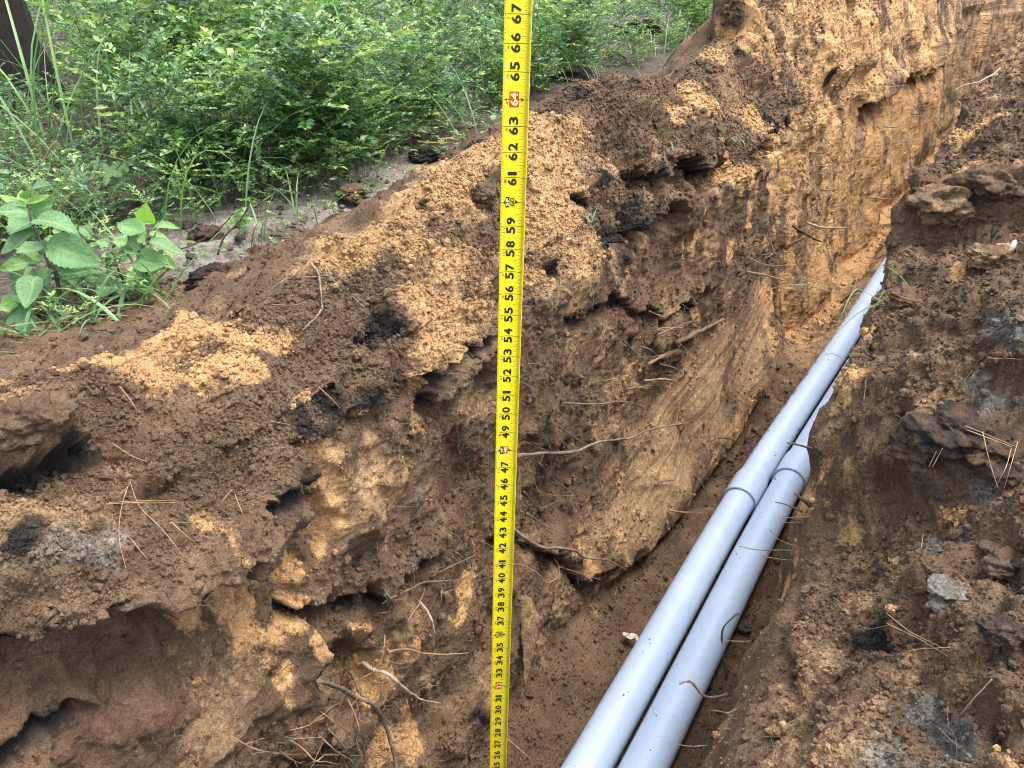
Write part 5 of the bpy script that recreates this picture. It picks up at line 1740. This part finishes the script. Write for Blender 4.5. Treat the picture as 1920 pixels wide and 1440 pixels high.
plant('leafy_plant', (130, 590), [
    ((215, 310), (350, 148), 130, 0.30), ((205, 360), (160, 232), 70, 0.95), ((235, 345), (372, 262), 55, 1.0), ((205, 375), (-15, 272), 60, 0.85), ((262, 460), (70, 590), 175, 0.42), ((275, 450), (612, 560), 165, 0.40), ((270, 450), (395, 335), 130, 0.34),
    ((225, 430), (-40, 380), 130, 0.36), ((292, 575), (-20, 730), 165, 0.12), ((385, 680), (795, 790), 190, 0.30), ((345, 690), (115, 735), 110, 0.45), ((330, 790), (120, 690), 70, 0.95), ((230, 810), (-20, 868), 75, 0.6), ((372, 845), (365, 1075), 165, 0.45), ((300, 930), (170, 1150), 150, 0.55),
    ((450, 850), (800, 800), 110, 0.15), ((480, 900), (790, 850), 150, 0.2), ((150, 1165), (-30, 1175), 95, 0.6), ((420, 740), (260, 640), 80, 0.2), ((40, 1330), (340, 1290), 190, 0.45), ((430, 960), (560, 900), 90, 0.6), ((260, 860), (170, 940), 60, 0.98), ((470, 780), (560, 640), 120, 0.25)],
    [([(520, 1330), (490, 1180), (455, 960), (420, 780), (390, 690)], 22), ([(400, 860), (350, 720), (290, 580), (250, 480), (210, 340)], 14), ([(395, 1260), (365, 1130), (335, 1030), (330, 930)], 20), ([(410, 900), (440, 880), (470, 860)], 8)],
    'broad-leaved plant with large toothed leaves at the left photo edge', 'plant', seed=1, fill=(46, (-20, 700, 520, 1250)))
plant('leafy_plant', (268, 560), [
    ((905, 775), (1095, 715), 105, 0.42), ((915, 780), (815, 870), 115, 0.5), ((915, 770), (800, 760), 80, 0.45), ((1150, 575), (918, 500), 125, 0.45), ((1160, 560), (1125, 645), 110, 0.5), ((1180, 505), (1145, 348), 105, 0.9), ((1205, 540), (1405, 505), 65, 0.8), ((1190, 580), (1350, 632), 50, 0.98),
    ((1185, 660), (1485, 712), 90, 0.25), ((1090, 800), (1310, 812), 140, 0.28), ((940, 690), (1000, 580), 75, 0.7), ((880, 720), (985, 695), 60, 0.6), ((1110, 700), (985, 620), 110, 0.12), ((860, 690), (770, 620), 70, 0.6), ((880, 1060), (1080, 1040), 120, 0.15), ((1020, 1120), (1180, 1160), 110, 0.35), ((760, 1010), (950, 1010), 140, 0.08),
    ((560, 940), (780, 920), 120, 0.05), ((1090, 1000), (1010, 900), 70, 0.3)],
    [([(1180, 1230), (1172, 1100), (1165, 900), (1110, 740), (1140, 620), (1175, 520)], 15), ([(1190, 1010), (1250, 950), (1310, 890)], 11), ([(1000, 1180), (990, 1000), (930, 850), (910, 780)], 12), ([(1170, 900), (1120, 820), (1095, 800)], 7), ([(1130, 680), (1180, 670)], 6)],
    'broad-leaved plant with smooth paler leaves next to the sandy clod', 'plant', seed=2, fill=(28, (780, 1330, 620, 1120)))


def star_leaf(c, r, nrm, spin, tint, parent, origin, seed):
    """a palm-shaped leaf with five pointed lobes"""
    nrm = nrm / np.linalg.norm(nrm)
    x = np.cross(nrm, [0.1, 0.2, 1.0]); x /= np.linalg.norm(x)
    y = np.cross(nrm, x)
    V, F = [c], []
    n = 40
    for k in range(n):
        a = k / n * 2 * math.pi
        lob = abs(math.cos(a * 2.5)) ** 1.4
        rr = r * (0.32 + 0.68 * lob) * (0.55 if abs(math.remainder(a - math.pi, 2 * math.pi)) < 0.5 else 1.0)
        for f in (0.5, 1.0):
            V.append(c + (x * math.cos(a + spin) + y * math.sin(a + spin)) * rr * f - nrm * rr * f * f * 0.22 + nrm * 0.06 * r * lob * f)
    T = []
    Q = []
    for k in range(n):
        k2 = (k + 1) % n
        T.append((0, 1 + 2 * k, 1 + 2 * k2)); Q.append((1 + 2 * k, 2 + 2 * k, 2 + 2 * k2, 1 + 2 * k2))
    return mesh_np('leaf', np.array(V) - origin, [np.array(Q), np.array(T)], M_BIGLEAF, parent, attrs={'tint': np.full(len(V), tint)})


def star_plant():
    B = on_plane(206, 425, 2, 1.085)
    z0 = (B - EYE) @ AX
    r_ = empty('star_leaved_sapling', tuple(B)); tag(r_, 'sapling with pale star-shaped leaves behind the broad-leaved plants', 'sapling')
    g = np.random.default_rng(4)
    k = 4.234 * 1497

    def pt(p, dz=0): (px, py), = cp([p]); return EYE + ray(px, py) * (z0 + dz)
    top = pt((880, 60))
    P = [B, pt((860, 420)), pt((845, 250)), pt((850, 120)), top]
    stem_part(P, 0.004, 0.002, M_STEM, r_, B)
    for i, (p, rr, tint, at) in enumerate([((880, 230), 118, 0.75, (850, 200)), ((850, 90), 130, 0.55, (855, 130)), ((960, 110), 95, 0.6, (855, 110)), ((640, 305), 100, 0.5, (848, 300)), ((760, 380), 80, 0.45, (850, 350)), ((980, 40), 80, 0.6, top), ((940, 170), 90, 0.5, (850, 160)), ((780, 20), 70, 0.5, top), ((900, 360), 90, 0.4, (850, 330))]):
        c = pt(p, g.uniform(-0.08, 0.03))
        star_leaf(c, rr * z0 / k, np.array([0, 0, 0.7]) + TOCAM * 0.6 + g.normal(size=3) * 0.25, g.uniform(0, 6), tint, r_, B, i)
        a = at if isinstance(at, np.ndarray) else pt(at)
        stem_part([a, (a + c) / 2 + [0, 0, 0.01], c], 0.0016, 0.0011, M_STEM, r_, B, 'leaf_stalk')


star_plant()


# ------------------------------------------------------------------ grasses, twigs, trunk
def blade_arrays(base, az, L, w, bend, g, el=1.35):
    """an arching grass blade, creased along its middle"""
    n = 8
    d0 = np.array([math.cos(az), math.sin(az), 0.0])
    side = np.array([-math.sin(az), math.cos(az), 0.0])
    p = np.array(base, float); V = []
    e = el
    for i in range(n):
        t = i / (n - 1)
        ww = w * (1 - t ** 2.2) * min(1, 0.55 + t * 2)
        up = np.array([-d0[0] * math.sin(e), -d0[1] * math.sin(e), math.cos(e)])
        V += [p - side * ww * 0.5 + up * ww * 0.18, p, p + side * ww * 0.5 + up * ww * 0.18]
        p = p + (d0 * math.cos(e) + np.array([0, 0, math.sin(e)])) * L / (n - 1)
        e -= bend / (n - 1) * (0.5 + t * 1.2)
    F = []
    for i in range(n - 1):
        q = i * 3
        F += [(q, q + 1, q + 4, q + 3), (q + 1, q + 2, q + 5, q + 4)]
    return np.array(V), np.array(F)


def tuft(px, py, n, L, w, label, group=None, seed=0, bend=1.6, base=None, tint=0.5, el=(1.0, 1.5), spread=0.02, name='grass_tuft', az=None):
    g = np.random.default_rng(seed)
    B = on_plane(px, py, 2, 1.09) if base is None else base
    Vs, Fs, Ts, off = [], [], [], 0
    for k in range(n):
        a = g.uniform(0, 6.28) if az is None else az + g.normal() * 0.5
        V, F = blade_arrays(g.normal(size=3) * [spread, spread, 0.002] - [0, 0, 0.01], a, L * g.uniform(0.6, 1.15), w * g.uniform(0.7, 1.2), bend * g.uniform(0.5, 1.3), g, g.uniform(*el))
        Vs.append(V); Fs.append(F + off); off += len(V)
        Ts.append(np.full(len(V), np.clip(tint + g.normal(0, 0.16), 0, 1)))
    o = mesh_np(name, np.concatenate(Vs), np.concatenate(Fs), M_GRASS, attrs={'tint': np.concatenate(Ts)})
    o.location = B
    return tag(o, label, 'grass tuft', group)


def soil_pt(px, py, lift=0.0):
    c, n, z, _ = SEEN.point(px, py)
    return c + n * lift


tuft(60, 300, 12, 1.0, 0.010, 'tall pale grass arching in front of the dark trunk', seed=1, bend=1.5, tint=0.75, el=(1.1, 1.5), spread=0.10)
tuft(130, 330, 9, 0.85, 0.009, 'tall grass stalks right of the dark trunk', seed=2, bend=1.2, tint=0.7, spread=0.12)
tuft(300, 330, 12, 0.55, 0.008, 'upright grass clump in the middle of the undergrowth', seed=3, bend=1.1, tint=0.75, spread=0.05)
tuft(330, 280, 5, 0.75, 0.006, 'few tall thin grass stems above the upright clump', seed=4, bend=0.7, tint=0.6, spread=0.05)
tuft(700, 230, 4, 1.0, 0.016, 'broad grass blades arching high left of the tape', seed=5, bend=1.3, tint=0.85, spread=0.06)
tuft(620, 200, 5, 0.9, 0.010, 'long thin grass blades arching over the shrub tops', seed=6, bend=1.5, tint=0.7, spread=0.10)
tuft(1005, 165, 5, 0.42, 0.006, 'slender grass stalk standing beside the tape on its right', seed=7, bend=0.6, tint=0.8, spread=0.03)
tuft(1100, 160, 9, 0.24, 0.007, 'short grass on black soil right of the tape', seed=8, bend=1.0, tint=0.6, spread=0.05)
tuft(1215, 110, 14, 0.32, 0.008, 'pale grass tuft before the far black lump', seed=9, bend=1.2, tint=0.75, spread=0.09)
tuft(1265, 90, 14, 0.34, 0.008, 'bright grass tuft close to the far sandy bank', seed=10, bend=1.2, tint=0.8, spread=0.09)
tuft(1330, 60, 12, 0.40, 0.009, 'grass tuft at the foot of the far sandy bank, top', seed=11, bend=1.2, tint=0.7, spread=0.09)
tuft(690, 352, 14, 0.17, 0.006, 'grass sprouting from the dark clod behind the rim', seed=12, bend=1.4, tint=0.55, spread=0.02, el=(0.4, 1.2))
tuft(470, 455, 8, 0.14, 0.005, 'sparse grass on the pale bare ground', seed=13, bend=1.2, tint=0.75, spread=0.04)
tuft(225, 590, 26, 0.20, 0.007, 'fallen grass blades under the leafy plants', seed=14, bend=1.2, tint=0.45, spread=0.09, el=(0.15, 0.9))
tuft(120, 605, 18, 0.26, 0.009, 'long grass blades at the foot of the left leafy plant', seed=15, bend=1.4, tint=0.5, spread=0.08, el=(0.2, 1.0))
tuft(30, 600, 14, 0.24, 0.009, 'grass behind the rim at the far left edge', seed=16, bend=1.4, tint=0.5, spread=0.08, el=(0.3, 1.1))
tuft(300, 560, 12, 0.28, 0.007, 'grass blades leaning against the sandy clod', seed=17, bend=0.9, tint=0.6, spread=0.03, el=(0.4, 1.1))
tuft(560, 410, 7, 0.16, 0.006, 'small grass sprout near the rim on pale ground', seed=18, bend=1.2, tint=0.7, spread=0.03)
tuft(1378, 262, 7, 0.10, 0.006, 'bright green grass hanging from the lip of the far left bank', seed=19, base=soil_pt(1372, 258, 0.01), bend=2.6, tint=0.55, el=(0.2, 0.8), spread=0.006)
tuft(1110, 418, 3, 0.055, 0.006, 'two small green blades stuck in the sand right of the tape', seed=20, base=soil_pt(1105, 412, 0.005), bend=1.2, tint=0.4, el=(0.2, 0.8), spread=0.004)
tuft(612, 600, 2, 0.09, 0.006, 'single green blade drooping below the wiry roots', seed=21, base=soil_pt(612, 590, 0.004), bend=2.2, tint=0.35, el=(-0.3, 0.3), spread=0.004)
tuft(655, 540, 5, 0.05, 0.006, 'short torn green blades beside the wiry roots', seed=22, base=soil_pt(655, 540, 0.004), bend=1.4, tint=0.35, el=(0.0, 0.8), spread=0.012)
tuft(1630, 560, 9, 0.16, 0.004, 'dark grass stems fallen across the pipe far along', seed=23, base=soil_pt(1655, 560, 0.01), bend=1.4, tint=0.3, el=(0.0, 0.7), spread=0.03)
tuft(1270, 272, 2, 0.10, 0.004, 'thin green stalk lying over the dark hollow', seed=24, base=soil_pt(1262, 275, 0.004), bend=0.4, tint=0.7, el=(0.2, 0.6), spread=0.004)
# wiry roots on the crest
c1 = crop(0, 0, 2.1814)
for k, (pts, r, lb) in enumerate([([(1270, 1075), (1300, 1110), (1312, 1180), (1318, 1270)], 3.0, 'grey wiry root standing in a tangle on the left bank crest'), ([(1240, 1135), (1290, 1132), (1340, 1130), (1385, 1165)], 2.2, 'grey wiry root lying across the tangle on the crest'),
        ([(1318, 1262), (1280, 1310), (1238, 1352)], 2.6, 'grey root leading down left from the crest tangle'), ([(1330, 1090), (1350, 1115), (1362, 1140)], 1.8, 'short wiry root in the crest tangle'), ([(1110, 1248), (1190, 1250), (1270, 1235)], 1.8, 'thin twig lying level on the sandy left bank'),
        ([(1100, 1190), (1150, 1150), (1215, 1118)], 1.5, 'thin twig rising to the crest tangle'), ([(1440, 1210), (1480, 1250), (1512, 1278)], 1.4, 'fine twig right of the crest tangle')]):
    root(c1(pts), r, r * 0.6, 'grey', lb, lift=(0.0, 0.018, 0.012), seed=600 + k)


def ground_twig(pts, z_base, r, mat, label, rise=(0, 0), name='twig', cat='twig'):
    """pts in the photograph; the first stands on the ground, the rest at about its distance"""
    B = on_plane(pts[0][0], pts[0][1], 2, z_base)
    z0 = (B - EYE) @ AX
    P = [EYE + ray(px, py) * (z0 + np.interp(i / (len(pts) - 1), [0, 1], rise)) for i, (px, py) in enumerate(pts)]
    Q = smooth_path(P, 4 * len(P))
    V, F = tube_arrays(Q - B, np.linspace(r, r * 0.55, len(Q)) * z0 / 1497, 6, 2, 0.08)
    o = mesh_np(name, V, F, M_ROOT[mat]); o.location = B
    return tag(o, label, cat)


ground_twig([(22, 425), (45, 370), (70, 320), (102, 266)], 1.09, 3.0, 'brown', 'bare dark twig rising behind the left leafy plant')
ground_twig([(172, 378), (178, 340), (188, 300), (208, 264)], 1.09, 2.4, 'dark', 'thin dark stem beside the star-leaved sapling')
ground_twig([(476, 390), (510, 366), (545, 340)], 1.10, 2.4, 'grey', 'grey twig leaning over the bare ground')
ground_twig([(1180, 112), (1130, 86), (1085, 78), (1042, 70)], 1.10, 2.6, 'brown', 'brown stick lying on the ground right of the tape')
ground_twig([(955, 40), (1000, 18), (1042, 2)], 1.15, 3.2, 'grey', 'grey branch behind the tape top')
ground_twig([(782, 266), (806, 268), (838, 268)], 1.12, 3.0, 'orange', 'tan stick lying on the rim left of the tape')
ground_twig([(828, 262), (842, 260), (862, 264)], 1.15, 3.0, 'orange', 'short tan stick end on the rim closest to the tape')
ground_twig([(560, 470), (600, 430), (640, 405)], 1.10, 1.6, 'brown', 'thin brown twig lying along the back of the rim')
ground_twig([(330, 470), (370, 455), (420, 420), (440, 395)], 1.10, 1.6, 'dark', 'dark twig on bare ground between clod and sapling')


def sapling(base, pts, label, seed):
    g = np.random.default_rng(seed)
    B = on_plane(base[0], base[1], 2, 1.09)
    z0 = (B - EYE) @ AX
    r_ = empty('sapling', tuple(B)); tag(r_, label, 'sapling')
    P = [B] + [EYE + ray(*p) * z0 for p in pts]
    stem_part(P, 0.003, 0.0014, M_DARKSTEM, r_, B)
    Q = smooth_path(P, 20)
    for k in range(11):
        i = g.integers(8, 20)
        d = g.normal(size=3); d[2] = abs(d[2]) * 0.4; d /= np.linalg.norm(d)
        L = g.uniform(0.025, 0.045)
        broad_leaf(Q[i], Q[i] + d * L, L * 0.5, M_BIGLEAF, g.uniform(0.5, 0.9), r_, B, np.array([0, 0, 1.0]) + g.normal(size=3) * 0.3, seed + k)


sapling((408, 478), [(420, 445), (445, 420), (462, 395), (470, 375)], 'tiny sapling with few small leaves on the bare ground', 60)


def dark_trunk():
    B = on_plane(28, 205, 2, 1.08)
    r_ = empty('tree', tuple(B)); tag(r_, 'dark tree trunk in the upper left corner behind grass', 'tree')
    g = np.random.default_rng(8)
    n, sd = 60, 40
    V, Q = [], []
    for i in range(n):
        t = i / (n - 1)
        h = -0.1 + 6.0 * t
        rad = 0.16 * (1 - 0.5 * t) + 0.10 * math.exp(-h * 3)
        a = np.arange(sd) * 2 * math.pi / sd
        P = np.stack([np.cos(a), np.sin(a), np.full(sd, h)], 1)
        rr = rad * (1 + 0.16 * perlin(P * [1, 1, 1], (0.25, 0.25, 0.30), 400) + 0.08 * perlin(P, (0.12, 0.12, 0.2), 401))
        V.append(np.stack([np.cos(a) * rr, np.sin(a) * rr, np.full(sd, h)], 1))
    for i in range(n - 1):
        for k in range(sd):
            k2 = (k + 1) % sd
            Q.append((i * sd + k, i * sd + k2, (i + 1) * sd + k2, (i + 1) * sd + k))
    mesh_np('trunk', np.concatenate(V), np.array(Q), wood_mat('dark_bark', (0.006, 0.005, 0.005), (0.022, 0.018, 0.016)), r_)
    parts = []
    for k in range(7):
        h = 3.4 + 0.4 * k; a = k * 2.4
        d = np.array([math.cos(a), math.sin(a), 0.5])
        P = np.array([np.array([0, 0, h]) + d * 1.3 * t + [0, 0, 0.3 * t * t] for t in np.linspace(0, 1, 7)])
        parts.append((P, a))
    for P, a in parts:
        V_, F_ = tube_arrays(P, np.linspace(0.05, 0.012, 7), 8); mesh_np('limb', V_, F_, bpy.data.materials['dark_bark'], r_)
    temps = [sprig(900 + i, 0.6, 9, 0.05) for i in range(4)]
    sp = [(*(P[j] + g.normal(size=3) * 0.15), g.uniform(0.8, 1.3)) for P, a in parts for j in range(2, 7) for _ in range(2)]
    V_, F_, T_ = place(temps, sp, g)
    o = mesh_np('crown', V_, F_, M_LEAF, r_, attrs={'tint': T_}, smooth=False)


dark_trunk()

# leaf litter and ground cover among the plants
def litter():
    g = np.random.default_rng(33)
    Vs, Fs, Ts, off = [], [], [], 0
    for _ in range(9000):
        px, r = g.uniform(-150, 1420), 1.6 + 5 * g.random() ** 2.4
        d = FW + RT * ((px - 960) / 1497 * 0.88); x, y = d[:2] / np.linalg.norm(d[:2]) * r
        if x > -1.5: continue
        if math.hypot((x + 1.80) / 0.5, (y - 1.65) / 0.9) < 0.8 and g.random() < 0.75: continue
        z = float(ground_z(x, y)[0]) + 0.004
        a = g.uniform(0, 6.28); dd = np.array([math.cos(a), math.sin(a), g.uniform(-0.1, 0.35)])
        if g.random() < 0.6:
            L = g.uniform(0.06, 0.16); v, f = leaflet(np.array([x, y, z]), dd, L, 0.0022, 0, 0.0, 0.1); t = g.uniform(0.3, 0.8)
        else:
            L = g.uniform(0.012, 0.034); v, f = leaflet(np.array([x, y, z]), dd, L, L * 0.5, g.normal(0, 0.5), 0.3, 0.2); t = g.uniform(0, 0.6)
        Vs.append(v); Fs.append(np.array(f) + off); Ts.append(np.full(len(v), t)); off += len(v)
    m = leaf_material('dead_leaf_litter', [(0.0, (0.06, 0.035, 0.02)), (0.5, (0.17, 0.10, 0.055)), (1.0, (0.30, 0.19, 0.10))], 0.7, 0.15)
    tag(mesh_np('leaf_litter', np.concatenate(Vs), np.concatenate(Fs), m, attrs={'tint': np.concatenate(Ts)}, smooth=False), 'brown pine needles and dead leaves littering the ground', None, None, 'stuff')
    # low seedlings and weeds over the bare strip
    temps = [sprig(700 + i, 0.07, 3, 0.016) for i in range(5)]
    sp = []
    while len(sp) < 420:
        px, r = g.uniform(-100, 1300), g.uniform(1.6, 4.0)
        d = FW + RT * ((px - 960) / 1497 * 0.88); x, y = d[:2] / np.linalg.norm(d[:2]) * r
        if not (-3 < x < -1.5): continue
        if math.hypot((x + 1.80) / 0.5, (y - 1.65) / 0.9) < 0.8 and g.random() < 0.6: continue
        sp.append((x, y, float(ground_z(x, y)[0]), g.uniform(0.5, 1.1)))
    V, F, T = place(temps, sp, g)
    tag(mesh_np('weeds', V, F, M_LEAF, attrs={'tint': np.clip(T + 0.25, 0, 1)}, smooth=False), 'tiny pale weeds sprouting over the bare ground', None, None, 'stuff')


litter()


# grasses that grow all through the shrubs, and grit on the bare strip
def wild_grass():
    g = np.random.default_rng(44)
    Vs, Fs, Ts, off = [], [], [], 0
    for _ in range(560):
        px = g.uniform(-150, 1400)
        r = 2.2 + 5.5 * g.random() ** 1.5
        d = FW + RT * ((px - 960) / 1497 * 0.88); x, y = d[:2] / np.linalg.norm(d[:2]) * r
        if x > -1.7 or float(perlin(np.array([[x, y, 0.0]]), 0.7, 250)[0]) < -0.05: continue
        z = float(ground_z(x, y)[0])
        V, F = blade_arrays((x, y, z), g.uniform(0, 6.28), g.uniform(0.22, 0.62), g.uniform(0.003, 0.007), g.uniform(0.5, 2.2), g, g.uniform(1.0, 1.5))
        Vs.append(V); Fs.append(F + off); off += len(V)
        Ts.append(np.full(len(V), np.clip(g.normal(0.55, 0.25), 0.02, 1)))
    tag(mesh_np('wild_grass', np.concatenate(Vs), np.concatenate(Fs), M_GRASS, attrs={'tint': np.concatenate(Ts)}), 'thin grass growing scattered through the green undergrowth', None, None, 'stuff')
    # grit
    bm = bmesh.new()
    bmesh.ops.create_icosphere(bm, subdivisions=1, radius=1.0)
    S = np.array([v.co[:] for v in bm.verts]); T = np.array([[v.index for v in f.verts] for f in bm.faces]); bm.free()
    Vs, Fs, off = [], [], 0
    n = 0
    while n < 2200:
        px, r = g.uniform(-150, 1400), 1.55 + 2.6 * g.random() ** 1.4
        d = FW + RT * ((px - 960) / 1497 * 0.88); x, y = d[:2] / np.linalg.norm(d[:2]) * r
        if not (-3.2 < x < -1.4): continue
        rad = min(0.022, math.exp(g.normal(math.log(0.0032), 0.7)))
        Vs.append(S * (rad * (0.75 + 0.5 * g.random((12, 1)))) * [1, 1, 0.7] + [x, y, float(ground_z(x, y)[0]) + rad * 0.3]); Fs.append(T + off); off += 12; n += 1
    tag(mesh_np('gravel', np.concatenate(Vs), np.concatenate(Fs), M_GROUND, attrs={'bare': np.repeat(g.random(n) ** 2 * 0.7, 12)}, smooth=False), 'grit and small crumbs on the bare ground behind the rim', None, None, 'stuff')


wild_grass()
